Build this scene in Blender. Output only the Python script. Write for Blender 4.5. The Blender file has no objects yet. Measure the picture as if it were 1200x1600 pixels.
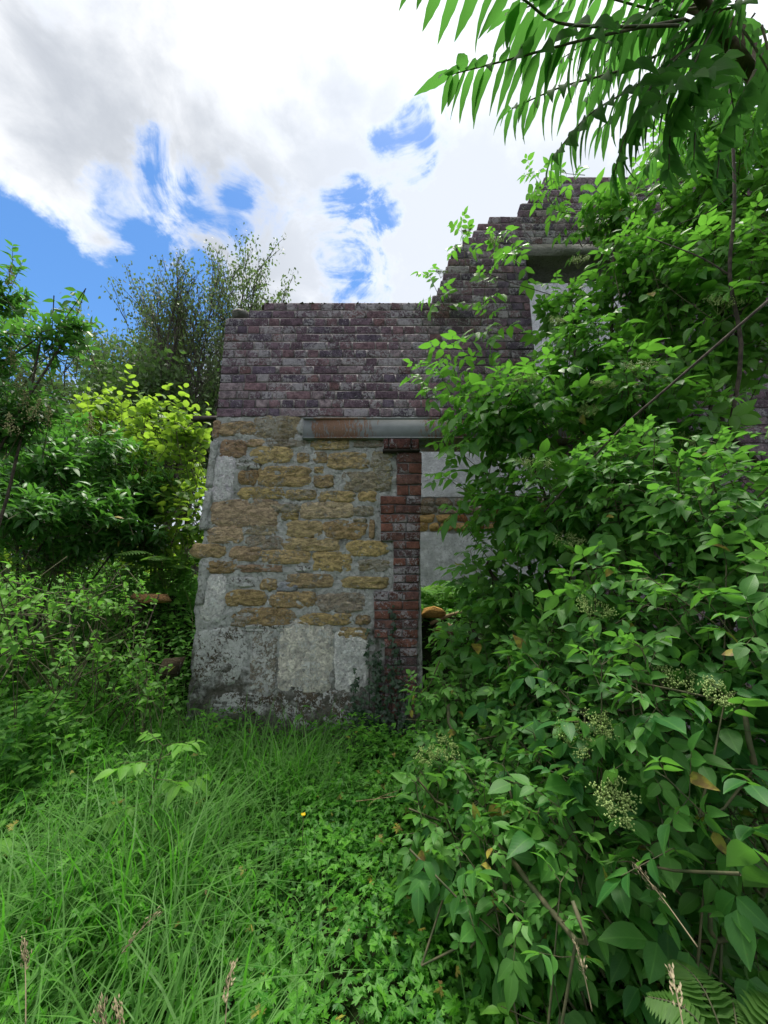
import bpy, math, random
import numpy as np
from mathutils import Vector, Matrix, noise as mnoise

R = math.radians
rng = np.random.default_rng(7)
random.seed(7)
sc = bpy.context.scene
C = sc.collection

# ---------------------------------------------------------------- camera
H = 1.45                       # eye height
FPX = 600.0                    # focal length in photo pixels (1200 x 1600)
TILT = R(12.0)
cam_d = bpy.data.cameras.new('camera')
cam = bpy.data.objects.new('camera', cam_d)
C.objects.link(cam)
cam.location = (0, 0, H)
cam.rotation_euler = (R(90) + TILT, 0, 0)
cam_d.sensor_fit = 'VERTICAL'
cam_d.sensor_height = 36.0
cam_d.sensor_width = 27.0
cam_d.lens = 36.0 * FPX / 1600.0
cam_d.clip_start = 0.05
cam_d.clip_end = 2000
sc.camera = cam
CT, ST = math.cos(TILT), math.sin(TILT)


def ray(px, py):
    u, v = px - 600.0, 800.0 - py
    return np.array([u, CT * FPX - ST * v, ST * FPX + CT * v])


def P(px, py, Y):
    """world point at distance Y along the view's ground direction"""
    r = ray(px, py)
    return np.array([0, 0, H]) + r * (Y / r[1])


def D(px, py, d):
    """world point at axial depth d"""
    return np.array([0, 0, H]) + ray(px, py) * (d / FPX)


def project(p):
    p = np.asarray(p, float) - np.array([0, 0, H])
    f = p[..., 1] * CT + p[..., 2] * ST
    u = -p[..., 1] * ST + p[..., 2] * CT
    f = np.where(np.abs(f) < 1e-4, 1e-4, f)
    return 600 + FPX * p[..., 0] / f, 800 - FPX * u / f, f


# ---------------------------------------------------------------- world, sun, exposure
SUN_EL, SUN_AZ = R(76.0), R(20.0)          # azimuth from +Y towards +X
sun_dir = np.array([math.sin(SUN_AZ) * math.cos(SUN_EL), math.cos(SUN_AZ) * math.cos(SUN_EL), math.sin(SUN_EL)])
world = bpy.data.worlds.new('World')
sc.world = world
world.use_nodes = True
sun_l = bpy.data.lights.new('sun', 'SUN')
sun_l.energy = 1.5
sun_l.angle = R(24)
sun_l.color = (1.0, 0.95, 0.86)
sun = bpy.data.objects.new('sun', sun_l)
C.objects.link(sun)
sun.rotation_euler = Vector(-sun_dir).to_track_quat('-Z', 'Y').to_euler()
sun.location = (3, 6, 12)
sc.view_settings.view_transform = 'Standard'
sc.view_settings.look = 'None'
sc.view_settings.gamma = 1.0
sc.view_settings.use_curve_mapping = False
sc.view_settings.exposure = 2.06
sc.render.engine = 'CYCLES'
sc.cycles.use_denoising = True
sc.cycles.max_bounces = 12
sc.cycles.diffuse_bounces = 8
sc.cycles.glossy_bounces = 2
sc.cycles.transmission_bounces = 8
sc.cycles.caustics_reflective = False
sc.cycles.caustics_refractive = False


class NT:
    """small helper for building node trees"""
    def __init__(self, tree):
        self.t = tree
        self.n = tree.nodes
        self.n.clear()

    def node(self, typ, ins=None, **props):
        nd = self.n.new(typ)
        for k, v in props.items():
            setattr(nd, k, v)
        for k, v in (ins or {}).items():
            s = nd.inputs[k]
            if isinstance(v, bpy.types.NodeSocket):
                self.t.links.new(v, s)
            else:
                s.default_value = v
        return nd

    def link(self, a, b):
        self.t.links.new(a, b)

    def math(self, op, a, b=0.0, c=0.0, clamp=False):
        return self.node('ShaderNodeMath', {0: a, 1: b, 2: c}, operation=op, use_clamp=clamp).outputs[0]

    def vmath(self, op, a, b=(0, 0, 0)):
        nd = self.node('ShaderNodeVectorMath', {0: a, 1: b}, operation=op)
        return nd.outputs['Value'] if op == 'DOT_PRODUCT' else nd.outputs[0]

    def smooth(self, x, lo, hi, a=0.0, b=1.0):
        return self.node('ShaderNodeMapRange', {0: x, 1: lo, 2: hi, 3: a, 4: b}, interpolation_type='SMOOTHSTEP', clamp=True).outputs[0]

    def lin(self, x, lo, hi, a=0.0, b=1.0):
        return self.node('ShaderNodeMapRange', {0: x, 1: lo, 2: hi, 3: a, 4: b}, clamp=True).outputs[0]

    def noise(self, vec, scale, detail=4.0, rough=0.55, dist=0.0):
        return self.node('ShaderNodeTexNoise', {'Vector': vec, 'Scale': scale, 'Detail': detail, 'Roughness': rough, 'Distortion': dist}).outputs[0]

    def mix(self, f, a, b, mode='MIX'):
        nd = self.node('ShaderNodeMix', data_type='RGBA', blend_type=mode)
        for k, v in ((0, f), (6, a), (7, b)):
            if isinstance(v, bpy.types.NodeSocket):
                self.t.links.new(v, nd.inputs[k])
            else:
                nd.inputs[k].default_value = (tuple(v) + (1,))[:4] if k else v
        return nd.outputs[2]


def dirpx(px, py):
    r = ray(px, py)
    return tuple(float(q) for q in r / np.linalg.norm(r))


def build_world():
    t = NT(world.node_tree)
    out = t.node('ShaderNodeOutputWorld')
    bg = t.node('ShaderNodeBackground', {'Strength': 0.1})
    t.link(bg.outputs[0], out.inputs[0])
    d = t.vmath('NORMALIZE', t.node('ShaderNodeTexCoord').outputs['Generated'])
    sky = t.node('ShaderNodeTexSky', sky_type='NISHITA', sun_disc=False, sun_elevation=SUN_EL, sun_rotation=SUN_AZ,
                 air_density=1.0, dust_density=0.3, ozone_density=2.0).outputs[0]
    sky = t.node('ShaderNodeHueSaturation', {'Saturation': 1.25, 'Value': 0.52, 'Color': sky}).outputs[0]
    sep = t.node('ShaderNodeSeparateXYZ', {0: d})
    z = t.math('MAXIMUM', sep.outputs[2], 0.0)
    den = t.math('ADD', z, 0.22)
    cu = t.node('ShaderNodeCombineXYZ', {0: t.math('DIVIDE', sep.outputs[0], den), 1: t.math('DIVIDE', sep.outputs[1], den), 2: 0.37}).outputs[0]
    wob = t.node('ShaderNodeTexNoise', {'Vector': cu, 'Scale': 3.2, 'Detail': 7.0, 'Roughness': 0.62}).outputs['Color']
    wv = t.node('ShaderNodeVectorMath', {0: wob, 1: (0.5, 0.5, 0.5)}, operation='SUBTRACT').outputs[0]
    sc_ = t.node('ShaderNodeVectorMath', {0: wv}, operation='SCALE'); sc_.inputs['Scale'].default_value = 0.30
    d2 = t.vmath('NORMALIZE', t.vmath('ADD', d, sc_.outputs[0]))
    n1 = t.noise(cu, 2.3, 9.0, 0.58, 0.35)
    nh = t.lin(t.noise(cu, 6.5, 7.0, 0.62, 0.8), 0.34, 0.64, 0.05, 1.75)
    n2 = t.noise(cu, 1.25, 5.0, 0.5, 0.3)
    n3 = t.noise(cu, 7.0, 6.0, 0.6, 0.2)
    # openings in the cloud deck (direction, angular size, depth)
    holes = [((70, 495), 11, 0.38), ((180, 510), 9, 0.34), ((-60, 500), 13, .36), ((330, 430), 8, 0.24), ((250, 500), 9, .30), ((560, 410), 7, 0.27), ((590, 370), 5, 0.12),
             ((645, 222), 3.6, 0.2), ((636, 268), 4, .2), ((282, 284), 3.4, 0.2), ((385, 290), 3.6, 0.17), ((205, 325), 4, 0.16), ((10, 330), 6, 0.14), ((690, 180), 4, .22), ((440, 350), 5, .14)]
    dens = t.math('ADD', n1, 0.27)
    for (p, ang, amt) in holes:
        dp = t.vmath('DOT_PRODUCT', d2, dirpx(*p))
        b = t.smooth(dp, math.cos(R(ang * 1.15)), 1.0, 0.0, amt * 1.25)
        dens = t.math('SUBTRACT', dens, t.math('MULTIPLY', b, nh) if ang < 9 else b)
    # white banks low over the trees
    for (p, ang, amt) in [((40, 570), 9, .16), ((650, 440), 8, .2)]:
        dp = t.vmath('DOT_PRODUCT', d2, dirpx(*p))
        dens = t.math('ADD', dens, t.smooth(dp, math.cos(R(ang)), math.cos(R(ang * 0.3)), 0.0, amt))
    dens = t.math('ADD', dens, t.math('MULTIPLY', t.math('SUBTRACT', n3, 0.5), 0.5))
    mask = t.smooth(dens, 0.36, 0.76)
    thick = t.smooth(t.math('ADD', t.math('MULTIPLY', n2, 0.75), t.math('MULTIPLY', n3, 0.25)), 0.40, 0.60)
    sd = t.vmath('DOT_PRODUCT', d, dirpx(760, 330))
    glow = t.smooth(sd, math.cos(R(34)), 1.0, 0.0, 1.0)
    lum = t.math('SUBTRACT', 3.0, t.math('MULTIPLY', thick, 1.4))
    lum = t.math('ADD', lum, t.math('MULTIPLY', glow, 0.7))
    edge = t.smooth(dens, 0.5, 0.8, 1.0, 0.0)
    lum = t.math('ADD', lum, t.math('MULTIPLY', edge, .6))
    tint = t.mix(thick, (1.0, 1.0, 1.0), (0.90, 0.96, 1.06))
    cl = t.vmath('SCALE', tint)
    t.link(lum, cl.node.inputs['Scale'])
    col = t.mix(mask, sky, cl)
    t.link(col, bg.inputs['Color'])


build_world()


# ---------------------------------------------------------------- helpers: objects
def setp(o, label=None, cat=None, group=None, kind=None):
    if label: o['label'] = label
    if cat: o['category'] = cat
    if group: o['group'] = group
    if kind: o['kind'] = kind
    return o


def empty(name, loc, label=None, cat=None, group=None):
    o = bpy.data.objects.new(name, None)
    o.empty_display_size = 0.1
    C.objects.link(o)
    o.location = tuple(float(q) for q in loc)
    return setp(o, label, cat, group)


def wloc(o):
    v = Vector((0, 0, 0))
    while o is not None:
        v = v + o.location
        o = o.parent
    return v


def link_mesh(name, me, mat=None, parent=None):
    o = bpy.data.objects.new(name, me)
    if mat is not None and not me.materials:
        me.materials.append(mat)
    C.objects.link(o)
    if parent is not None:
        o.parent = parent
        o.location = -wloc(parent)
    return o


def np_mesh(name, V, loops, starts, totals, uv=None, tone=None, col=None, smooth=True):
    me = bpy.data.meshes.new(name)
    me.vertices.add(len(V))
    me.vertices.foreach_set('co', np.ascontiguousarray(V, np.float32).ravel())
    me.loops.add(len(loops))
    me.loops.foreach_set('vertex_index', np.ascontiguousarray(loops, np.int32))
    me.polygons.add(len(starts))
    me.polygons.foreach_set('loop_start', np.ascontiguousarray(starts, np.int32))
    me.polygons.foreach_set('loop_total', np.ascontiguousarray(totals, np.int32))
    if smooth:
        me.polygons.foreach_set('use_smooth', np.ones(len(starts), bool))
    if uv is not None:
        l = me.uv_layers.new(name='UVMap')
        l.data.foreach_set('uv', np.ascontiguousarray(uv[loops], np.float32).ravel())
    if tone is not None:
        a = me.attributes.new('tone', 'FLOAT', 'POINT')
        a.data.foreach_set('value', np.ascontiguousarray(tone, np.float32))
    if col is not None:
        a = me.attributes.new('col', 'FLOAT_COLOR', 'POINT')
        a.data.foreach_set('color', np.ascontiguousarray(col, np.float32).ravel())
        a = me.attributes.new('lichen', 'FLOAT', 'POINT')
        a.data.foreach_set('value', np.ascontiguousarray(col[:, 3], np.float32))
    me.update(calc_edges=True)
    return me


class MB:
    """collects faces into one mesh"""
    def __init__(self):
        self.v, self.f, self.c = [], [], []
        self.curcol = (0, 0, 0, 0)

    def add(self, verts, faces):
        o = len(self.v)
        self.v += [tuple(float(q) for q in p) for p in verts]
        self.c += [self.curcol] * len(verts)
        self.f += [tuple(o + i for i in f) for f in faces]

    def box(self, x0, x1, y0, y1, z0, z1):
        self.add([(x0, y0, z0), (x1, y0, z0), (x1, y1, z0), (x0, y1, z0), (x0, y0, z1), (x1, y0, z1), (x1, y1, z1), (x0, y1, z1)],
                 [(0, 3, 2, 1), (4, 5, 6, 7), (0, 1, 5, 4), (1, 2, 6, 5), (2, 3, 7, 6), (3, 0, 4, 7)])

    def tube(self, pts, radii, n=5, cap=True):
        pts = [np.asarray(p, float) for p in pts]
        m = len(pts)
        if np.isscalar(radii):
            radii = [radii] * m
        ref = np.array([0.31, 0.17, 0.93])
        vs, fs = [], []
        for i in range(m):
            d = pts[min(i + 1, m - 1)] - pts[max(i - 1, 0)]
            d = d / (np.linalg.norm(d) + 1e-9)
            a = np.cross(d, ref)
            if np.linalg.norm(a) < 0.05:
                a = np.cross(d, [1, 0, 0])
            a /= np.linalg.norm(a)
            b = np.cross(d, a)
            for k in range(n):
                th = 2 * math.pi * k / n
                vs.append(pts[i] + radii[i] * (a * math.cos(th) + b * math.sin(th)))
        for i in range(m - 1):
            for k in range(n):
                k2 = (k + 1) % n
                fs.append((i * n + k, i * n + k2, (i + 1) * n + k2, (i + 1) * n + k))
        if cap:
            fs.append(tuple(range(n - 1, -1, -1)))
            fs.append(tuple((m - 1) * n + k for k in range(n)))
        self.add(vs, fs)

    def mesh(self, name, smooth=False, col=False):
        V = np.array(self.v)
        loops = np.concatenate([np.array(f) for f in self.f])
        tot = np.array([len(f) for f in self.f])
        st = np.concatenate([[0], np.cumsum(tot)[:-1]])
        return np_mesh(name, V, loops, st, tot, smooth=smooth, col=np.array(self.c) if col else None)

    def build(self, name, mat, parent=None, smooth=False, col=False):
        return link_mesh(name, self.mesh(name, smooth, col), mat, parent)


def curve_pts(ctrl, n=12):
    """smooth polyline through control points"""
    ctrl = [np.asarray(c, float) for c in ctrl]
    if len(ctrl) < 3:
        return [ctrl[0] + (ctrl[-1] - ctrl[0]) * i / n for i in range(n + 1)]
    out = []
    m = len(ctrl) - 1
    for i in range(n + 1):
        s = i / n * m
        k = min(int(s), m - 1)
        t = s - k
        p0, p1, p2, p3 = ctrl[max(k - 1, 0)], ctrl[k], ctrl[k + 1], ctrl[min(k + 2, m)]
        out.append(0.5 * ((2 * p1) + (p2 - p0) * t + (2 * p0 - 5 * p1 + 4 * p2 - p3) * t * t + (3 * p1 - p0 - 3 * p2 + p3) * t ** 3))
    return out


# ---------------------------------------------------------------- materials
def new_mat(name):
    m = bpy.data.materials.new(name)
    m.use_nodes = True
    t = NT(m.node_tree)
    out = t.node('ShaderNodeOutputMaterial')
    return m, t, out


def leaf_mat(name, dark, light, trans, rough=0.5, spec=0.35, tf=0.35, under=None, vein=14.0, veinamt=0.5, mottle=12.0):
    m, t, out = new_mat(name)
    at = t.node('ShaderNodeAttribute', attribute_name='tone', attribute_type='GEOMETRY').outputs['Fac']
    oi = t.node('ShaderNodeObjectInfo')
    oc = t.node('ShaderNodeSeparateColor', {0: oi.outputs['Color']}).outputs[0]
    raw = t.math('ADD', at, oc)
    tone = t.math('ADD', raw, 0.0, clamp=True)
    pos = t.node('ShaderNodeNewGeometry')
    nz = t.noise(pos.outputs['Position'], mottle, 3.0)
    tone2 = t.math('ADD', tone, t.lin(nz, 0.3, 0.7, -0.15, 0.15), clamp=True)
    base = t.mix(tone2, dark, light)
    uv = t.node('ShaderNodeSeparateXYZ', {0: t.node('ShaderNodeTexCoord').outputs['UV']})
    ax = t.math('ABSOLUTE', t.math('SUBTRACT', uv.outputs[0], 0.5))
    ph = t.math('SUBTRACT', t.math('MULTIPLY', uv.outputs[1], vein), t.math('MULTIPLY', ax, vein * 0.75))
    sv = t.math('ABSOLUTE', t.math('SINE', t.math('MULTIPLY', ph, math.pi)))
    vline = t.smooth(sv, 0.0, 0.30, 1.0, 0.0)
    mid = t.smooth(ax, 0.012, 0.05, 1.0, 0.0)
    vv = t.math('MAXIMUM', t.math('MULTIPLY', vline, 0.5), mid)
    lc = tuple(min(1, c * 1.9 + 0.02) for c in light)
    base = t.mix(t.math('MULTIPLY', vv, veinamt), base, lc)
    # small blemishes
    bl = t.smooth(t.noise(pos.outputs['Position'], 95.0, 2.0), 0.68, 0.76)
    base = t.mix(t.math('MULTIPLY', bl, 0.45), base, (0.10, 0.085, 0.03))
    yl = t.smooth(raw, 1.35, 1.5)
    base = t.mix(yl, base, t.mix(t.smooth(t.noise(pos.outputs['Position'], 45.0, 3.0), 0.42, 0.6), (0.34, 0.30, 0.05), (0.20, 0.12, 0.04)))
    un = under or tuple(0.55 * l + 0.45 * g for l, g in zip(light, (0.13, 0.16, 0.10)))
    base = t.mix(t.math('MULTIPLY', pos.outputs['Backfacing'], 0.75), base, un)
    hgt = t.math('ADD', t.math('MULTIPLY', vv, -0.7), t.math('MULTIPLY', sv, 0.5))
    bump = t.node('ShaderNodeBump', {'Strength': 0.12, 'Distance': 0.003, 'Height': hgt}).outputs[0]
    bs = t.node('ShaderNodeBsdfPrincipled', {'Base Color': base, 'Roughness': rough, 'Specular IOR Level': spec, 'Normal': bump})
    tr = t.node('ShaderNodeBsdfTranslucent', {'Color': t.mix(0.5, trans, t.mix(tone2, trans, tuple(min(1, c * 1.35) for c in trans)))})
    mx = t.node('ShaderNodeMixShader', {0: tf, 1: bs.outputs[0], 2: tr.outputs[0]})
    t.link(mx.outputs[0], out.inputs[0])
    return m


def simple_mat(name, c1, c2, scale=20.0, rough=0.85, bump=0.4, bscale=60.0, dist=0.004):
    m, t, out = new_mat(name)
    pos = t.node('ShaderNodeNewGeometry').outputs['Position']
    n = t.noise(pos, scale, 5.0)
    col = t.mix(t.smooth(n, 0.35, 0.65), c1, c2)
    b = t.node('ShaderNodeBump', {'Strength': bump, 'Distance': dist, 'Height': t.noise(pos, bscale, 4.0)}).outputs[0]
    bs = t.node('ShaderNodeBsdfPrincipled', {'Base Color': col, 'Roughness': rough, 'Specular IOR Level': 0.25, 'Normal': b})
    t.link(bs.outputs[0], out.inputs[0])
    return m


def masonry_mat(name, lichen=(0.44, 0.42, 0.46), lscale=42.0, strata=False, lthr=0.535, blotch=(0.035, 0.03, 0.032)):
    """colour from the piece (object colour or 'col' attribute), alpha = amount of lichen and lime bloom"""
    m, t, out = new_mat(name)
    pos = t.node('ShaderNodeNewGeometry').outputs['Position']
    oi = t.node('ShaderNodeObjectInfo')
    at = t.node('ShaderNodeAttribute', attribute_name='col', attribute_type='GEOMETRY')
    base = t.mix(1.0, oi.outputs['Color'], at.outputs['Color'], 'ADD')
    li = t.node('ShaderNodeAttribute', attribute_name='lichen', attribute_type='GEOMETRY').outputs['Fac']
    amt = t.math('ADD', oi.outputs['Alpha'], li)
    if strata:
        mp = t.node('ShaderNodeMapping', {'Vector': pos, 'Scale': (1.0, 1.0, 1.9)}).outputs[0]
    else:
        mp = pos
    n1 = t.noise(mp, 16.0, 8.0, 0.7, 0.4)
    n2 = t.noise(mp, 48.0, 6.0, 0.75)
    base = t.mix(t.smooth(n1, 0.32, 0.70), t.mix(1.0, base, (0.52, 0.50, 0.50), 'MULTIPLY'), t.mix(1.0, base, (1.4, 1.35, 1.25), 'MULTIPLY'))
    base = t.mix(t.smooth(n2, 0.52, 0.70, 0, 0.85), base, blotch)
    n3 = t.noise(pos, lscale, 7.0, 0.74, 0.9)
    n4 = t.noise(pos, lscale * 0.2, 4.0, 0.65)
    lev = t.math('ADD', n3, t.math('MULTIPLY', t.math('SUBTRACT', n4, 0.5), 0.55))
    lev = t.math('ADD', lev, t.math('MULTIPLY', t.math('SUBTRACT', amt, 0.5), 0.30))
    lm = t.smooth(lev, lthr, lthr + 0.055)
    lcol = t.mix(t.noise(pos, 70.0, 3.0), tuple(0.55 * q for q in lichen), tuple(1.2 * q for q in lichen))
    base = t.mix(t.math('MULTIPLY', lm, 0.78), base, lcol)
    vor = t.node('ShaderNodeTexVoronoi', {'Vector': pos, 'Scale': 48.0}).outputs[0]
    sp = t.math('MULTIPLY', t.smooth(vor, 0.12, 0.20, 1.0, 0.0), t.smooth(n4, 0.50, 0.62))
    base = t.mix(t.math('MULTIPLY', sp, 0.75), base, (0.62, 0.62, 0.60))
    pit = t.smooth(t.noise(pos, 75.0, 4.0, 0.7), 0.60, 0.70)
    base = t.mix(t.math('MULTIPLY', pit, 0.7), base, blotch)
    h = t.math('ADD', t.math('MULTIPLY', n1, 1.2), t.math('ADD', t.math('MULTIPLY', n2, 0.7), t.math('MULTIPLY', lm, 0.3)))
    h = t.math('SUBTRACT', h, t.math('MULTIPLY', pit, 0.5))
    b = t.node('ShaderNodeBump', {'Strength': 1.0, 'Distance': 0.030 if strata else 0.014, 'Height': h}).outputs[0]
    bs = t.node('ShaderNodeBsdfPrincipled', {'Base Color': base, 'Roughness': 0.92, 'Specular IOR Level': 0.15, 'Normal': b})
    t.link(bs.outputs[0], out.inputs[0])
    return m


def mortar_mat(name, c_lo, c_hi, green=True):
    m, t, out = new_mat(name)
    pos = t.node('ShaderNodeNewGeometry').outputs['Position']
    n1 = t.noise(pos, 6.0, 7.0, 0.65)
    n2 = t.noise(pos, 55.0, 6.0, 0.75)
    base = t.mix(t.smooth(n1, 0.3, 0.7), c_lo, c_hi)
    base = t.mix(t.smooth(n2, 0.58, 0.72, 0, 0.7), base, tuple(0.32 * q for q in c_lo))
    base = t.mix(t.smooth(t.noise(pos, 85.0, 3.0, 0.7), 0.60, 0.72, 0, 0.45), base, (0.55, 0.57, 0.57))
    if green:   # algae and damp dirt that grows thicker near the earth
        z = t.node('ShaderNodeSeparateXYZ', {0: pos}).outputs[2]
        hgt = t.lin(z, 0.25, 1.25, 1.0, 0.0)
        w = t.math('MULTIPLY', t.smooth(t.math('ADD', t.noise(pos, 4.5, 6.0, 0.7), t.math('MULTIPLY', hgt, 0.28)), 0.52, 0.72), 0.85)
        base = t.mix(w, base, t.mix(t.noise(pos, 30.0, 3.0), (0.022, 0.025, 0.016), (0.12, 0.105, 0.07)))
    pit = t.smooth(t.noise(pos, 50.0, 5.0, 0.75), 0.57, 0.68)
    base = t.mix(t.math('MULTIPLY', pit, 0.6), base, tuple(0.25 * q for q in c_lo))
    cr = t.node('ShaderNodeTexVoronoi', {'Vector': t.vmath('ADD', pos, t.node('ShaderNodeTexNoise', {'Vector': pos, 'Scale': 9.0, 'Detail': 5.0}).outputs['Color']), 'Scale': 4.0}, feature='DISTANCE_TO_EDGE').outputs[0]
    crk = t.math('MULTIPLY', t.smooth(cr, 0.004, 0.014, 1.0, 0.0), t.smooth(n1, 0.46, 0.56))
    base = t.mix(t.math('MULTIPLY', crk, 0.75), base, (0.04, 0.038, 0.035))
    h = t.math('ADD', t.math('MULTIPLY', t.noise(pos, 28.0, 7.0, 0.72), 1.2), t.math('MULTIPLY', n2, 0.8))
    h = t.math('SUBTRACT', h, t.math('ADD', t.math('MULTIPLY', pit, 0.5), crk))
    b = t.node('ShaderNodeBump', {'Strength': 1.0, 'Distance': 0.022, 'Height': h}).outputs[0]
    bs = t.node('ShaderNodeBsdfPrincipled', {'Base Color': base, 'Roughness': 0.95, 'Specular IOR Level': 0.12, 'Normal': b})
    t.link(bs.outputs[0], out.inputs[0])
    return m


def beam_mat():
    m, t, out = new_mat('painted_rusty_steel')
    pos = t.node('ShaderNodeNewGeometry').outputs['Position']
    mp = t.node('ShaderNodeMapping', {'Vector': pos, 'Scale': (1.0, 1.0, 0.22)}).outputs[0]
    big = t.noise(pos, 2.3, 2.0, 0.5)
    st = t.noise(mp, 55.0, 5.0, 0.7, 0.3)
    x = t.math('ADD', t.node('ShaderNodeSeparateXYZ', {0: pos}).outputs[0], t.math('MULTIPLY', t.math('SUBTRACT', t.noise(pos, 16.0, 5.0, 0.7), 0.5), 0.30))
    patch = t.math('ADD', t.math('MULTIPLY', t.smooth(x, -0.72, -0.60), t.smooth(x, -0.08, -0.25, 0, 1)), 0.0)
    patch = t.math('MULTIPLY', t.smooth(x, -0.74, -0.62, 0.0, 1.0), t.smooth(x, -0.42, 0.12, 1.0, 0.0))
    far = t.smooth(x, 0.30, 0.46, 0.0, 0.75)
    patch = t.math('MAXIMUM', patch, far)
    lev = t.math('ADD', t.math('ADD', st, t.math('MULTIPLY', patch, 0.25)), t.math('MULTIPLY', t.math('SUBTRACT', big, 0.5), 0.3))
    rust = t.smooth(lev, 0.62, 0.72)
    rc = t.mix(t.noise(pos, 80.0, 3.0), (0.12, 0.065, 0.045), (0.30, 0.20, 0.15))
    pc = t.mix(t.noise(pos, 14.0, 4.0), (0.16, 0.18, 0.195), (0.25, 0.27, 0.285))
    col = t.mix(rust, pc, rc)
    b = t.node('ShaderNodeBump', {'Strength': 0.5, 'Distance': 0.003, 'Height': t.math('ADD', rust, t.noise(pos, 90.0, 3.0))}).outputs[0]
    bs = t.node('ShaderNodeBsdfPrincipled', {'Base Color': col, 'Roughness': t.lin(rust, 0, 1, 0.85, 0.95), 'Specular IOR Level': 0.06, 'Normal': b})
    t.link(bs.outputs[0], out.inputs[0])
    return m


def ground_mat():
    m, t, out = new_mat('soil')
    pos = t.node('ShaderNodeNewGeometry').outputs['Position']
    n = t.noise(pos, 3.0, 6.0, 0.65)
    col = t.mix(t.smooth(n, 0.35, 0.65), (0.022, 0.02, 0.012), (0.03, 0.045, 0.016))
    b = t.node('ShaderNodeBump', {'Strength': 1.0, 'Distance': 0.03, 'Height': t.noise(pos, 25.0, 5.0, 0.7)}).outputs[0]
    bs = t.node('ShaderNodeBsdfPrincipled', {'Base Color': col, 'Roughness': 0.95, 'Specular IOR Level': 0.1, 'Normal': b})
    t.link(bs.outputs[0], out.inputs[0])
    return m


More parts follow.
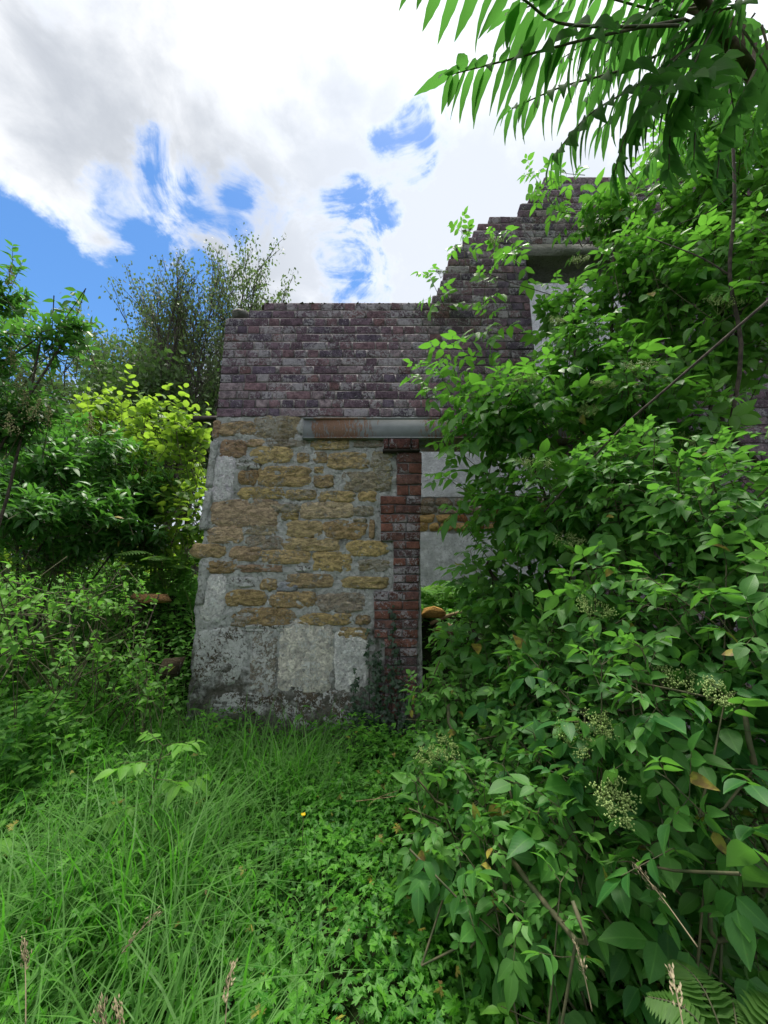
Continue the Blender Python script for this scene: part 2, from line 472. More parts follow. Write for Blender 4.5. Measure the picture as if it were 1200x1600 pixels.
M = {
    'elder': leaf_mat('elder_leaf', (0.026, 0.11, 0.022), (0.125, 0.30, 0.040), (0.19, 0.54, 0.05), 0.42, 0.38, 0.37, vein=9.0, veinamt=0.16),
    'elder_low': leaf_mat('elder_leaf_low', (0.024, 0.11, 0.026), (0.112, 0.28, 0.045), (0.17, 0.48, 0.05), 0.5, 0.28, 0.34, vein=9.0, veinamt=0.16),
    'sumac': leaf_mat('sumac_leaf', (0.025, 0.085, 0.02), (0.07, 0.17, 0.03), (0.13, 0.40, 0.06), 0.8, 0.05, 0.50, under=(0.05, 0.12, 0.035), vein=16.0, veinamt=0.16),
    'privet': leaf_mat('privet_leaf', (0.022, 0.095, 0.022), (0.10, 0.25, 0.05), (0.15, 0.45, 0.05), 0.40, 0.42, 0.28, vein=7.0, veinamt=0.25),
    'hazel': leaf_mat('hazel_leaf', (0.03, 0.095, 0.02), (0.14, 0.25, 0.03), (0.36, 0.60, 0.05), 0.5, 0.3, 0.42, vein=8.0, veinamt=0.4),
    'grass': leaf_mat('grass_blade', (0.014, 0.085, 0.012), (0.078, 0.265, 0.020), (0.12, 0.46, 0.032), 0.5, 0.22, 0.38, vein=0.001, veinamt=0.1),
    'buttercup': leaf_mat('buttercup_leaf', (0.020, 0.11, 0.015), (0.10, 0.30, 0.022), (0.17, 0.54, 0.035), 0.5, 0.3, 0.36, vein=5.0, veinamt=0.25),
    'herb': leaf_mat('herb_leaf', (0.028, 0.12, 0.024), (0.14, 0.32, 0.045), (0.19, 0.52, 0.05), 0.5, 0.25, 0.36, vein=7.0, veinamt=0.12),
    'fern': leaf_mat('fern_frond', (0.03, 0.09, 0.02), (0.10, 0.21, 0.04), (0.18, 0.40, 0.05), 0.55, 0.25, 0.4, vein=12.0, veinamt=0.2),
    'ivy': leaf_mat('ivy_leaf', (0.008, 0.028, 0.013), (0.025, 0.07, 0.026), (0.04, 0.12, 0.03), 0.35, 0.45, 0.12, vein=4.0, veinamt=0.5),
    'far_a': leaf_mat('airy_tree_leaf', (0.035, 0.07, 0.032), (0.11, 0.165, 0.07), (0.18, 0.30, 0.08), 0.5, 0.3, 0.35, vein=0.001, veinamt=0.0, mottle=0.6),
    'far_b': leaf_mat('dense_tree_leaf', (0.025, 0.065, 0.02), (0.09, 0.17, 0.045), (0.14, 0.30, 0.055), 0.5, 0.3, 0.3, vein=0.001, veinamt=0.0, mottle=0.6),
    'berry': leaf_mat('unripe_berry', (0.20, 0.33, 0.07), (0.42, 0.54, 0.20), (0.4, 0.5, 0.18), 0.5, 0.3, 0.2, vein=0.001, veinamt=0.0),
    'umbel_stem': simple_mat('pale_stalk', (0.14, 0.20, 0.06), (0.24, 0.30, 0.11), 25.0, 0.7),
    'blossom': leaf_mat('privet_blossom', (0.20, 0.22, 0.08), (0.50, 0.48, 0.26), (0.4, 0.4, 0.2), 0.7, 0.2, 0.2, vein=0.001, veinamt=0.0),
    'straw': leaf_mat('dry_straw', (0.20, 0.16, 0.09), (0.46, 0.40, 0.26), (0.4, 0.34, 0.2), 0.7, 0.2, 0.2, vein=0.001, veinamt=0.0),
    'petal': leaf_mat('yellow_petal', (0.75, 0.55, 0.01), (0.8, 0.62, 0.02), (0.8, 0.6, 0.02), 0.4, 0.4, 0.3, vein=0.001, veinamt=0.0),
    'twig': simple_mat('green_twig', (0.06, 0.075, 0.035), (0.12, 0.11, 0.06), 25.0, 0.7),
    'bark': simple_mat('dark_bark', (0.035, 0.03, 0.024), (0.085, 0.07, 0.055), 30.0, 0.9, 0.8, 80.0),
    'far_bark': simple_mat('grey_bark', (0.05, 0.045, 0.04), (0.10, 0.09, 0.075), 4.0, 0.9),
    'sumac_bark': simple_mat('sumac_bark', (0.06, 0.045, 0.03), (0.13, 0.10, 0.07), 40.0, 0.9, 0.6, 120.0),
    'brick': masonry_mat('weathered_brick'),
    'stone': masonry_mat('ochre_limestone', (0.50, 0.48, 0.43), 30.0, strata=True, lthr=0.55, blotch=(0.10, 0.062, 0.03)),
    'block': masonry_mat('limewashed_block', (0.66, 0.69, 0.69), 40.0, lthr=0.5, blotch=(0.07, 0.062, 0.048)),
    'mortar': mortar_mat('lime_mortar', (0.38, 0.395, 0.39), (0.60, 0.62, 0.61)),
    'brick_mortar': mortar_mat('brick_mortar', (0.12, 0.11, 0.118), (0.36, 0.34, 0.355), green=False),
    'plaster': mortar_mat('white_plaster', (0.46, 0.49, 0.52), (0.82, 0.86, 0.90), green=False),
    'concrete': mortar_mat('grey_concrete', (0.20, 0.20, 0.185), (0.32, 0.32, 0.30), green=False),
    'beam': beam_mat(),
    'dark_metal': simple_mat('dark_metal', (0.02, 0.018, 0.018), (0.05, 0.04, 0.035), 30.0, 0.7),
    'soil': ground_mat(),
    'moss': simple_mat('moss_stone', (0.05, 0.05, 0.03), (0.13, 0.11, 0.06), 14.0, 0.95, 0.8, 50.0, 0.01),
    'dead': simple_mat('dead_wood', (0.16, 0.11, 0.06), (0.32, 0.24, 0.13), 22.0, 0.9, 0.6, 70.0),
}


# ---------------------------------------------------------------- ground
def sstep(a, b, x):
    t = np.clip((np.asarray(x, float) - a) / (b - a), 0, 1)
    return t * t * (3 - 2 * t)


WY = 3.45      # front face of the ruin
WX0 = -1.63    # its free left end


def gz(x, y):
    x = np.asarray(x, float); y = np.asarray(y, float)
    z = 0.048 * np.clip(y, 0, 3.5)
    left = sstep(-1.5, -1.9, x)
    inside = 1 - left
    z = z + left * .62 * np.exp(-(((x + 2.3) / .45) ** 2 + ((y - 4.0) / .45) ** 2))
    bank = left * (sstep(2.9, 4.3, y) * 0.75 + sstep(4, 6, y) * .2) + inside * sstep(3.5, 3.95, y) * 1.08
    z = z + bank + 0.03 * np.sin(x * 2.3 + 1) * np.cos(y * 1.9) + 0.02 * np.sin(x * 6.1 + y * 4.7)
    far = np.clip((np.hypot(x, y) - 12) / 60, 0, 1)
    return z + far * 1.0


def build_ground():
    xs = np.unique(np.concatenate([np.linspace(-6, 6, 121), np.linspace(-40, 40, 41), np.array([-400, -200, -100, -70, 70, 100, 200, 400])]))
    ys = np.unique(np.concatenate([np.linspace(-3, 8, 111), np.linspace(-40, 60, 51), np.array([-400, -200, -80, 80, 120, 200, 400, 700])]))
    X, Y = np.meshgrid(xs, ys)
    V = np.stack([X, Y, gz(X, Y)], -1).reshape(-1, 3)
    nx, ny = len(xs), len(ys)
    idx = np.arange(nx * ny).reshape(ny, nx)
    q = np.stack([idx[:-1, :-1], idx[:-1, 1:], idx[1:, 1:], idx[1:, :-1]], -1).reshape(-1, 4)
    me = np_mesh('ground', V, q.ravel(), np.arange(len(q)) * 4, np.full(len(q), 4))
    o = link_mesh('ground', me, M['soil'])
    setp(o, 'uneven dark soil rising to a bank behind the wall', kind='structure')


build_ground()


# ---------------------------------------------------------------- the ruined building
def wz(py):
    return H + WY * math.tan(math.atan((800 - py) / FPX) + TILT)


def wx(px, py):
    return float(P(px, py, WY)[0])


ruin = empty('ruined_building', (0, WY, 0),
             'roofless ruined building with dark brick upper wall on yellow stone, stepped broken gable', 'building')

BR_Z0 = wz(651)
PITCH = (wz(497) - BR_Z0) / 12.0
JT = 0.0095

# broken outline of the brickwork (pixel of its left/top edge, from the photo)
gable_px = [(668, 474), (681, 462), (690, 440), (697, 418), (704, 400), (715, 381), (738, 369), (742, 357), (762, 346), (771, 336),
            (811, 334), (813, 322), (826, 318), (829, 306), (840, 293), (850, 281), (869, 276)]
gable = [(wx(a, b), wz(b)) for a, b in gable_px]


def row_left(z):
    """left end of the course whose middle lies at height z"""
    if z < wz(498): return WX0
    if z < wz(486): return wx(388, 490)
    if z < wz(474.5): return wx(411, 480)
    for (x0, z0), (x1, z1) in zip(gable, gable[1:]):
        if z0 <= z <= z1 + 1e-6:
            return x0 + (x1 - x0) * (z - z0) / max(1e-6, z1 - z0)
    return None


XR = 4.2
WIN = (wx(823, 410), wx(1010, 500), wz(640), wz(401))         # upper window opening
DOOR = (0.335, 1.75, -1.0, wz(689))                             # doorway below the steel beam
LINT = (wx(806, 392), WIN[1] + 0.25, wz(401), wz(383))
BEAM = (wx(475, 670), 2.15, wz(688), wz(657))

brick_variants = {}


def brick_mesh(L, hh, seed):
    """worn brick: rounded arrises, chipped corners, slightly uneven face; local origin at front centre"""
    key = (round(L, 2), round(hh, 3), seed)
    if key in brick_variants: return brick_variants[key]
    r = random.Random(hash(key) & 0xffff)
    dep = 0.11
    cx = [-L / 2, -L / 2 + 0.008, -L / 6, L / 6, L / 2 - 0.008, L / 2]
    cz = [-hh / 2, -hh / 2 + 0.007, hh / 2 - 0.007, hh / 2]
    vs, fs = [], []
    for j, z in enumerate(cz):
        for i, x in enumerate(cx):
            edge = (i in (0, 5)) + (j in (0, 3))
            y = 0.0 + (0.0016 if edge == 1 else 0.003 if edge == 2 else 0) + r.uniform(-0.0012, 0.0012)
            if edge == 2 and r.random() < 0.3: y += r.uniform(0.004, 0.016)
            vs.append((x + r.uniform(-0.004, 0.004), y, z + r.uniform(-0.0035, 0.0035)))
    W = 6
    for j in range(3):
        for i in range(5):
            a = j * W + i
            fs.append((a, a + 1, a + W + 1, a + W))
    ring = [0, 1, 2, 3, 4, 5, 11, 17, 23, 22, 21, 20, 19, 18, 12, 6]
    o = len(vs)
    for k in ring:
        vs.append((vs[k][0], dep, vs[k][2]))
    n = len(ring)
    for k in range(n):
        k2 = (k + 1) % n
        fs.append((ring[k2], ring[k], o + k, o + k2))
    fs.append(tuple(o + k for k in range(n)))
    b = MB(); b.add(vs, fs)
    me = b.mesh('brick', smooth=False)
    me.materials.append(M['brick'])
    brick_variants[key] = me
    return me


def brick_colour(r, lichen=0.5):
    k = r.random()
    if k < 0.36: c = (0.105, 0.075, 0.092)
    elif k < 0.62: c = (0.135, 0.09, 0.10)
    elif k < 0.80: c = (0.078, 0.064, 0.085)
    elif k < 0.93: c = (0.17, 0.14, 0.15)
    else: c = (0.13, 0.08, 0.082)
    g = r.uniform(1.3, 1.85)
    return (c[0] * g, c[1] * g, c[2] * g * 1.12, max(0, min(1, r.gauss(lichen, 0.22))))


def build_brickwork():
    r = random.Random(21)
    part = link_mesh('brickwork', bpy.data.meshes.new('brickwork'), M['brick_mortar'], ruin)
    core = MB()
    todo = []
    k = 0
    while True:
        z0 = BR_Z0 + k * PITCH
        zc = z0 + PITCH / 2
        if k >= 0:
            xl = row_left(zc)
            if xl is None: break
        spans = [(xl, XR)]
        for (a, b, c, d) in (WIN, LINT):
            if c - 0.02 < zc < d + 0.02:
                new = []
                for s0, s1 in spans:
                    if b <= s0 or a >= s1: new.append((s0, s1)); continue
                    if a > s0: new.append((s0, a))
                    if b < s1: new.append((b, s1))
                spans = new
        for (s0, s1) in spans:
            core.box(s0 + 0.02, s1 - (0.004 if s1 < XR else 0), WY + 0.0030, WY + 0.36, z0, z0 + PITCH - 0.0005)
            x = s0
            mode = k % 3
            L, Hd = 0.246, 0.122
            first = True
            while x < s1 - 0.03:
                if first: w = (L if mode == 0 else Hd if mode == 1 else L * 0.75)
                else: w = (L if r.random() < (0.58, 0.15, 0.42)[mode] else Hd) * r.uniform(.93, 1.07)
                first = False
                if x + w > s1 - 0.05: w = s1 - x
                todo.append((x, x + w, z0, mode))
                x += w
        k += 1
    # brick panels right of the doorway, under the window
    zt = BR_Z0 - 0.0
    kk = 1
    while BR_Z0 - kk * PITCH > 0.1:
        z0 = BR_Z0 - kk * PITCH
        s0 = DOOR[1] if z0 + PITCH < BEAM[3] + 0.02 and z0 < BEAM[3] else DOOR[1]
        if z0 + PITCH > BEAM[2] - 0.01: s0 = BEAM[1] + 0.01
        core.box(s0 + 0.02, XR, WY + 0.012, WY + 0.36, z0, z0 + PITCH - 0.0005)
        x = s0
        while x < XR - 0.03:
            w = 0.262 if r.random() < 0.6 else 0.128
            todo.append((x, x + w, z0, 0)); x += w
        kk += 1
    part.data = core.mesh('brickwork'); part.data.materials.append(M['brick_mortar'])
    part['label'] = 'upper wall of purple brown bricks with pale lichen and stepped gable'
    # the bricks one can see best become parts of their own, the rest is one mass
    def key(b):
        cx, cz = (b[0] + b[1]) / 2, b[2]
        px, py, f = project((cx, WY, cz))
        hidden = px > 690 + max(0, 470 - py) * 0.55 + (60 if py > 560 else 0) or px > 900 or py > 660
        return (1 if hidden else 0, -(b[1] - b[0]) / f)
    todo.sort(key=key)
    rest = MB()
    for n, (x0, x1, z0, mode) in enumerate(todo):
        L = x1 - x0 - JT * r.uniform(1.1, 1.7)
        hh = PITCH - JT
        col = brick_colour(r, 0.52)
        q = round(L / 0.02) * 0.02
        sx = L / q
        cx, cz, y = (x0 + x1) / 2, z0 + PITCH / 2 + r.uniform(-0.004, 0.004), WY + r.uniform(-0.002, 0.0012)
        me = brick_mesh(q, hh, r.randrange(4))
        rot = Matrix.Rotation(r.gauss(0, 0.017), 4, 'Y') @ Matrix.Rotation(r.gauss(0, 0.012), 4, 'Z') @ Matrix.Rotation(r.gauss(0, 0.012), 4, 'X')
        mtx = Matrix.Translation((cx, y, cz)) @ rot @ Matrix.Diagonal((sx, 1, 1, 1))
        if n < 290:
            o = bpy.data.objects.new('brick', me)
            C.objects.link(o)
            o.parent = part
            o.matrix_local = mtx
            o.color = col
        elif n < 1500:
            rest.curcol = col
            rest.add([mtx @ v.co for v in me.vertices], [tuple(p.vertices) for p in me.polygons])
    o = rest.build('bricks', M['brick'], ruin, col=True)
    o.color = (0, 0, 0, 0)
    o['kind'] = 'stuff'
    # mortar lump left on the broken corner
    lump = MB()
    blob(lump, P(376, 493, WY + 0.1), (0.10, 0.09, 0.05), 5, 0.25)
    lump.build('mortar_lump', M['concrete'], part, smooth=False)
    # ragged coping of moss and mortar along the top course
    cap = MB()
    zt = wz(474.5)
    n = 46
    xs = np.linspace(wx(412, 474), wx(670, 474), n)
    for i in range(n - 1):
        if r.random() < 0.8:
            blob(cap, (xs[i], WY + 0.10, zt + 0.002), (r.uniform(0.02, 0.05), 0.11, r.uniform(0.012, 0.03)), i, 0.3, 4)
    cap.build('mossy_coping', M['moss'], part, smooth=False)


def hull_rock(mb, c, rad, seed, n=26):
    """angular broken stone"""
    import bmesh
    r = random.Random(seed)
    bm = bmesh.new()
    for _ in range(n):
        p = [max(-1, min(1, r.gauss(0, .75))) for _ in range(3)]
        k = max(abs(q) for q in p) or 1
        k = 1 / k * r.uniform(.66, 1.0)
        bm.verts.new((c[0] + p[0] * k * rad[0], c[1] + p[1] * k * rad[1], c[2] + p[2] * k * rad[2]))
    res = bmesh.ops.convex_hull(bm, input=bm.verts)
    for v in [v for v in bm.verts if not v.link_faces]: bm.verts.remove(v)
    bm.verts.index_update()
    mb.add([tuple(v.co) for v in bm.verts], [tuple(v.index for v in f.verts) for f in bm.faces])
    bm.free()


def blob(mb, c, rad, seed, amp, sub=6):
    """irregular rounded lump"""
    r = random.Random(seed)
    vs, fs = [], []
    off = Vector((r.uniform(-50, 50),) * 3)
    n, m = sub + 2, sub
    vs.append((c[0], c[1], c[2] + rad[2]))
    for j in range(1, m):
        th = math.pi * j / m
        for i in range(n):
            ph = 2 * math.pi * i / n
            d = Vector((math.sin(th) * math.cos(ph), math.sin(th) * math.sin(ph), math.cos(th)))
            k = 1 + amp * mnoise.noise(d * 1.7 + off)*2
            vs.append((c[0] + d.x * rad[0] * k, c[1] + d.y * rad[1] * k, c[2] + d.z * rad[2] * k))
    vs.append((c[0], c[1], c[2] - rad[2]))
    last = len(vs) - 1
    for i in range(n):
        fs.append((0, 1 + i, 1 + (i + 1) % n))
        fs.append((last, 1 + (m - 2) * n + (i + 1) % n, 1 + (m - 2) * n + i))
    for j in range(m - 2):
        for i in range(n):
            a, b = 1 + j * n + i, 1 + j * n + (i + 1) % n
            fs.append((a, a + n, b + n, b))
    mb.add(vs, fs)


build_brickwork()

ZA = {'A': (300, 640, 1 / 6), 'B': (460, 640, 1 / 6), 'C': (290, 820, 1 / 6), 'D': (460, 820, 1 / 6), 'E': (290, 960, 1 / 6), 'F': (460, 960, 0.23333)}
# traced stones: frame, box, tone (o ochre, b brown ochre, l light ochre, g lichen grey, w limewashed block, d dark)
STONES = """A 268 118 588 236 b;A 592 72 1000 262 g;A 192 112 262 256 b;A 268 290 500 442 b;A 512 284 690 345 o;A 560 350 932 490 o
A 700 280 1060 350 g;A 985 410 1098 496 o;A 196 455 388 835 w;A 432 574 606 697 b;A 640 540 1086 710 b;A 450 732 842 832 o;A 884 752 1150 842 o
A 192 852 790 1085 l;A 716 888 995 962 g;A 838 968 992 1036 o;B 165 284 512 372 o;B 560 290 822 352 g;B 182 402 300 500 b;B 312 408 690 548 o
B 720 402 910 570 g;B 188 530 272 596 o;B 188 618 362 728 b;B 478 588 890 760 g;B 250 768 560 862 o;B 598 770 782 862 o;B 70 878 542 1012 l
B 552 910 740 992 g;B 556 1020 672 1062 g;B 286 1050 662 1204 o;B 700 1045 752 1205 b;B -62 1048 246 1192 l;C 215 28 536 166 l;C 560 8 850 92 g
C 58 184 362 302 b;C 576 100 892 222 g;C 420 204 702 332 o;C 720 238 1152 358 o;D -90 130 415 240 l;C 192 345 480 450 b;C 486 378 892 442 b
C 400 498 652 582 d;C 700 508 852 612 o;C 862 544 1052 622 s;C 150 498 365 886 w;C 386 616 748 752 b;C 792 638 1200 776 b;C 458 788 1006 942 b
C 1030 388 1172 442 d;D 504 154 862 288 o;D 182 264 532 428 o;D 610 330 882 432 g;D -60 464 346 586 o;D 454 494 862 592 o;D 222 648 652 812 g
D 58 834 506 938 o;D 578 850 706 932 b;D 424 968 692 1086 o;E 96 168 556 622 d;E 622 178 850 702 p;F -98 70 248 498 v;F 272 128 492 500 v
F -128 522 178 770 k;F 190 522 432 760 k;E 250 742 848 925 k;A 420 470 640 555 d;C 560 940 1000 1000 d;B 735 585 905 745 g""".replace('\n', ';').split(';')
TONES = {'o': ((0.55, 0.435, 0.25), .5), 'b': ((0.48, 0.365, 0.215), .5), 'l': ((0.60, 0.50, 0.33), .4), 'g': ((0.44, 0.39, 0.29), .74),
         'w': ((0.68, 0.71, 0.71), .55), 'd': ((0.15, 0.14, 0.115), .66), 's': ((0.28, 0.30, 0.32), .2), 'p': ((0.26, 0.24, 0.19), .62),
         'v': ((0.68, 0.70, 0.67), .5), 'k': ((0.115, 0.10, 0.072), .55)}


def build_stonework():
    r = random.Random(5)
    part = link_mesh('stonework', bpy.data.meshes.new('stonework'), M['mortar'], ruin)
    # mortar face with uneven smears
    x0, x1, z0, z1 = WX0, 0.325, 0.0, BR_Z0 - 0.002
    nx, nz = 170, 270
    V = np.zeros((nz, nx, 3))
    for j in range(nz):
        for i in range(nx):
            z = z0 + (z1 - z0) * j / (nz - 1)
            u = i / (nx - 1)
            lx = x0 + 0.035 * mnoise.noise(Vector((0, z * 3.1, 4))) + 0.02 * mnoise.noise(Vector((2, z * 11, 4))) - 0.02 * max(0, 1 - abs(z - 1.5) / 1.0)
            x = lx + (x1 - lx) * u
            y = WY + 0.003 + 0.016 * mnoise.noise(Vector((x * 9, z * 9, 1.3))) + 0.012 * mnoise.noise(Vector((x * 24, z * 24, 7))) + 0.008 * mnoise.noise(Vector((x * 55, z * 55, 2)))
            if z < 0.95: y -= 0.02 * (0.95 - z)
            V[j, i] = (x, y, z)
    idx = np.arange(nx * nz).reshape(nz, nx)
    q = np.stack([idx[:-1, :-1], idx[:-1, 1:], idx[1:, 1:], idx[1:, :-1]], -1).reshape(-1, 4).tolist()
    mb = MB(); mb.add(V.reshape(-1, 3), q)
    # thickness: free end, back
    bd = [tuple(V[j, 0]) for j in range(nz)]
    o = len(mb.v)
    mb.add([(p[0] + 0.02 * math.sin(p[2] * 9), WY + 0.42, p[2]) for p in bd], [])
    mb.f += [(int(idx[j, 0]), int(idx[j + 1, 0]), o + j + 1, o + j) for j in range(nz - 1)]
    mb.box(x0 + 0.05, x1 - 0.003, WY + 0.05, WY + 0.42, 0.0, z1 - 0.003)
    part.data = mb.mesh('stonework', smooth=True); part.data.materials.append(M['mortar'])
    part['label'] = 'lower wall of rough yellow stones set in thick grey mortar'
    for n, s in enumerate(STONES):
        fr, a, b, c, d, tone = s.split()
        ox, oy, k = ZA[fr]
        a, b, c, d = ox + float(a) * k, oy + float(b) * k, ox + float(c) * k, oy + float(d) * k
        za, zb = wz(d), wz(b)
        ym = (b + d) / 2
        xa, xb = wx(a, ym), wx(c, ym)
        cx, cz, hw, hh = (xa + xb) / 2, (za + zb) / 2, (xb - xa) * .55, (zb - za) * .59
        big = tone in 'wvkpdl'
        npt = 26 if hw * hh > 0.008 else 18
        pw = 9 if tone in 'wvp' else r.uniform(3.6, 6.5)
        off = Vector((r.uniform(0, 99), r.uniform(0, 99), 0))
        rings = [(1.06, 0.026), (1.0, 0.006), (0.92, -0.004), (0.76, -0.008), (0.52, -0.010), (0.24, -0.010)]
        pro = 1.3 if tone in 'wv' else 0.9 if tone in 'gdkps' else 1.25
        vs, fs = [], []
        rough = min(hw, hh)
        for (rr, yy) in rings:
            for i in range(npt):
                th = 2 * math.pi * i / npt
                ct, st = math.cos(th), math.sin(th)
                q = (abs(ct) ** pw + abs(st) ** pw) ** (-1 / pw)
                nn = 1 + (0.15 if tone not in 'wv' else 0.04) * mnoise.noise(Vector((ct * 2.2, st * 2.2, 0)) + off) + (0.10 if tone not in 'wv' else 0.03) * mnoise.noise(Vector((ct * 6, st * 6, 3)) + off)
                x, z = cx + hw * rr * q * ct * nn, cz + hh * rr * q * st * nn
                y = WY + yy * pro
                if rr < 1:
                    y += 0.024 * mnoise.noise(Vector((x * 20, z * 34, 5)) + off) * (0.4 if tone in 'wv' else 1.0)
                vs.append((x, y, z))
        vs.append((cx, WY - 0.012 * pro, cz))
        for k2 in range(len(rings) - 1):
            for i in range(npt):
                i2 = (i + 1) % npt
                fs.append((k2 * npt + i, k2 * npt + i2, (k2 + 1) * npt + i2, (k2 + 1) * npt + i))
        for i in range(npt):
            fs.append(((len(rings) - 1) * npt + i, (len(rings) - 1) * npt + (i + 1) % npt, len(vs) - 1))
        b_ = MB(); b_.add(vs, fs)
        ob = b_.build('stone', M['block' if tone in 'wvpdks' else 'stone'], part, smooth=tone in 'wvps')
        base, li = TONES[tone]
        g = r.uniform(0.86, 1.14)
        ob.color = (base[0] * g, base[1] * g * r.uniform(0.95, 1.04), base[2] * g * r.uniform(0.85, 1.15), max(0, min(1, li + r.gauss(0, 0.08))))
    # broken skin of cement down the free edge
    for k, (a, b) in enumerate([((331, 690), (322, 762)), ((322, 768), (312, 828)), ((318, 880), (306, 945))]):
        nseg = 12
        vs, fs = [], []
        for i in range(nseg + 1):
            t = i / nseg
            py = a[1] + (b[1] - a[1]) * t
            px = a[0] + (b[0] - a[0]) * t
            z = wz(py)
            xl = wx(px, py) - 0.01 + 0.012 * mnoise.noise(Vector((k, z * 14, 2)))
            w = 0.075 + 0.03 * mnoise.noise(Vector((k + 5, z * 9, 2)))
            vs += [(xl, WY + 0.03, z), (xl + 0.006, WY - 0.012, z), (xl + w, WY - 0.018 + 0.008 * mnoise.noise(Vector((k, z * 20, 9))), z), (xl + w + 0.004, WY + 0.01, z)]
        for i in range(nseg):
            for j in range(3):
                fs.append((i * 4 + j, (i + 1) * 4 + j, (i + 1) * 4 + j + 1, i * 4 + j + 1))
        fs += [(0, 1, 2, 3), tuple(nseg * 4 + q for q in (3, 2, 1, 0))]
        m = MB(); m.add(vs, fs)
        m.build('cement_edge', M['mortar'], part)


build_stonework()


def build_pier():
    r = random.Random(9)
    part = link_mesh('brick_pier', bpy.data.meshes.new('brick_pier'), M['brick_mortar'], ruin)
    core = MB()
    blocks = [(4, 619, 708, 776), (5, 594, 776, 846), (6, 614, 846, 924), (5, 584, 924, 997), (5, 600, 997, 1068), (4, 584, 1068, 1122)]
    part.data = bpy.data.meshes.new('tmp')
    rowi = 0
    for (n, xl_px, ya, yb) in blocks:
        for i in range(n):
            b, d = ya + (yb - ya) * i / n, ya + (yb - ya) * (i + 1) / n
            za, zb = wz(d), wz(b)
            ym = (b + d) / 2
            rx = 660 - (ym - 700) * 0.024
            xa, xb = wx(xl_px, ym), wx(rx, ym)
            core.box(xa + 0.006, xb - 0.014, WY - 0.028, WY + 0.30, za, zb - 0.0005)
            # three-part rhythm of headers and stretchers
            wid = xb - xa
            if wid > 0.31:
                cuts = ([0, .64, 1], [0, .36, 1], [0, .66, 1], [0, .33, .64, 1])[rowi % 4]
            else:
                cuts = ([0, 1], [0, .47, 1], [0, 1], [0, .5, 1])[rowi % 4]
            for u, v in zip(cuts, cuts[1:]):
                a, c = xa + wid * u, xa + wid * v
                L = c - a - 0.011
                q = max(0.02, round(L / 0.02) * 0.02)
                o = bpy.data.objects.new('brick', brick_mesh(q, round(zb - za - 0.012, 3), r.randrange(4)))
                C.objects.link(o); o.parent = part
                o.matrix_local = Matrix.Translation(((a + c) / 2, WY - 0.036 + r.uniform(-0.004, 0.004), (za + zb) / 2)) @ Matrix.Rotation(r.gauss(0, 0.01), 4, 'Y') @ Matrix.Diagonal((L / q, 1, 1, 1))
                kk = r.random()
                c0 = (0.19, 0.09, 0.075) if kk < .5 else (0.155, 0.085, 0.08) if kk < .85 else (0.115, 0.08, 0.09)
                g = r.uniform(.8, 1.2)
                o.color = (c0[0] * g, c0[1] * g, c0[2] * g, max(0, min(1, r.gauss(0.30 if ym < 776 else 0.52, 0.16))))
            rowi += 1
    part.data = core.mesh('brick_pier'); part.data.materials.append(M['brick_mortar'])
    part['label'] = 'red brick door jamb with toothed left edge'
    for o in [c for c in ruin.children if c.name.startswith('brick_pier')]:
        o.location = -Vector(ruin.location)
    # little corbel of bricks under the beam end
    z0, z1 = wz(706), wz(690)
    for (a, b, dy) in ((599, 607, -0.075), (608, 641, -0.085), (643, 654, -0.07)):
        xa, xb = wx(a, 698), wx(b, 698)
        L = xb - xa - 0.006
        q = max(0.04, round(L / 0.02) * 0.02)
        o = bpy.data.objects.new('brick', brick_mesh(q, round(z1 - z0 - 0.012, 3), 2))
        C.objects.link(o); o.parent = part
        o.matrix_local = Matrix.Translation(((xa + xb) / 2, WY + dy, (z0 + z1) / 2)) @ Matrix.Diagonal((L / q, 1.4, 1, 1))
        o.color = (0.11, 0.05, 0.05, 0.45)
    cm = MB()
    cm.box(wx(598, 705), wx(655, 705), WY - 0.07, WY + 0.2, z0 - 0.018, z0 + 0.004)
    cm.build('corbel_bed', M['dark_metal'], part)


build_pier()


def build_beam():
    a, b, z0, z1 = BEAM
    f = 0.010
    y = WY - 0.046
    mb = MB()
    mb.box(a, b, y + 0.008, y + 0.042, z0 + f, z1 - f)           # web
    mb.box(a, b, y - 0.012, y + 0.10, z0, z0 + f - 0.0005)               # lower flange
    mb.box(a, b, y - 0.016, y + 0.10, z1 - f + 0.0005, z1)               # upper flange
    mb.box(a + 0.01, b, y + 0.105, y + 0.36, z0 + 0.004, z1 - 0.004)
    o = mb.build('steel_beam', M['beam'], ruin)
    o['label'] = 'pale blue steel beam with streaks of rust over the doorway'
    # render patch sealing the beam's end
    p = MB()
    blob(p, (wx(470, 668), WY + 0.005, wz(668)), (0.06, 0.018, 0.075), 7, 0.3, 8)
    blob(p, (wx(468, 686), WY + 0.004, wz(686)), (0.045, 0.018, 0.03), 8, 0.3, 8)
    p.build('mortar_patch', M['mortar'], ruin, smooth=True)
    # concrete window lintel
    a, b, z0, z1 = LINT
    m = MB(); m.box(a, b, WY - 0.012, WY + 0.36, z0, z1)
    q = m.build('window_lintel', M['concrete'], ruin)
    q['label'] = 'grey concrete lintel over the upper window'
    s = MB(); s.box(WIN[0] - 0.01, WIN[1] + 0.08, WY - 0.04, WY + 0.36, WIN[2] - 0.06, WIN[2] - 0.001)
    s.build('window_sill', M['concrete'], ruin)
    # old rail sticking out behind the free end
    rl = MB()
    p0, p1 = P(303, 648, WY + 0.35), P(352, 657, WY + 0.35)
    rl.box(p0[0], p1[0], WY + 0.33, WY + 0.38, p1[2] - 0.002, p1[2] + 0.045)
    rr = rl.build('rail', M['dark_metal'], ruin)
    rr['label'] = 'dark rail end sticking out left of the wall'


build_beam()


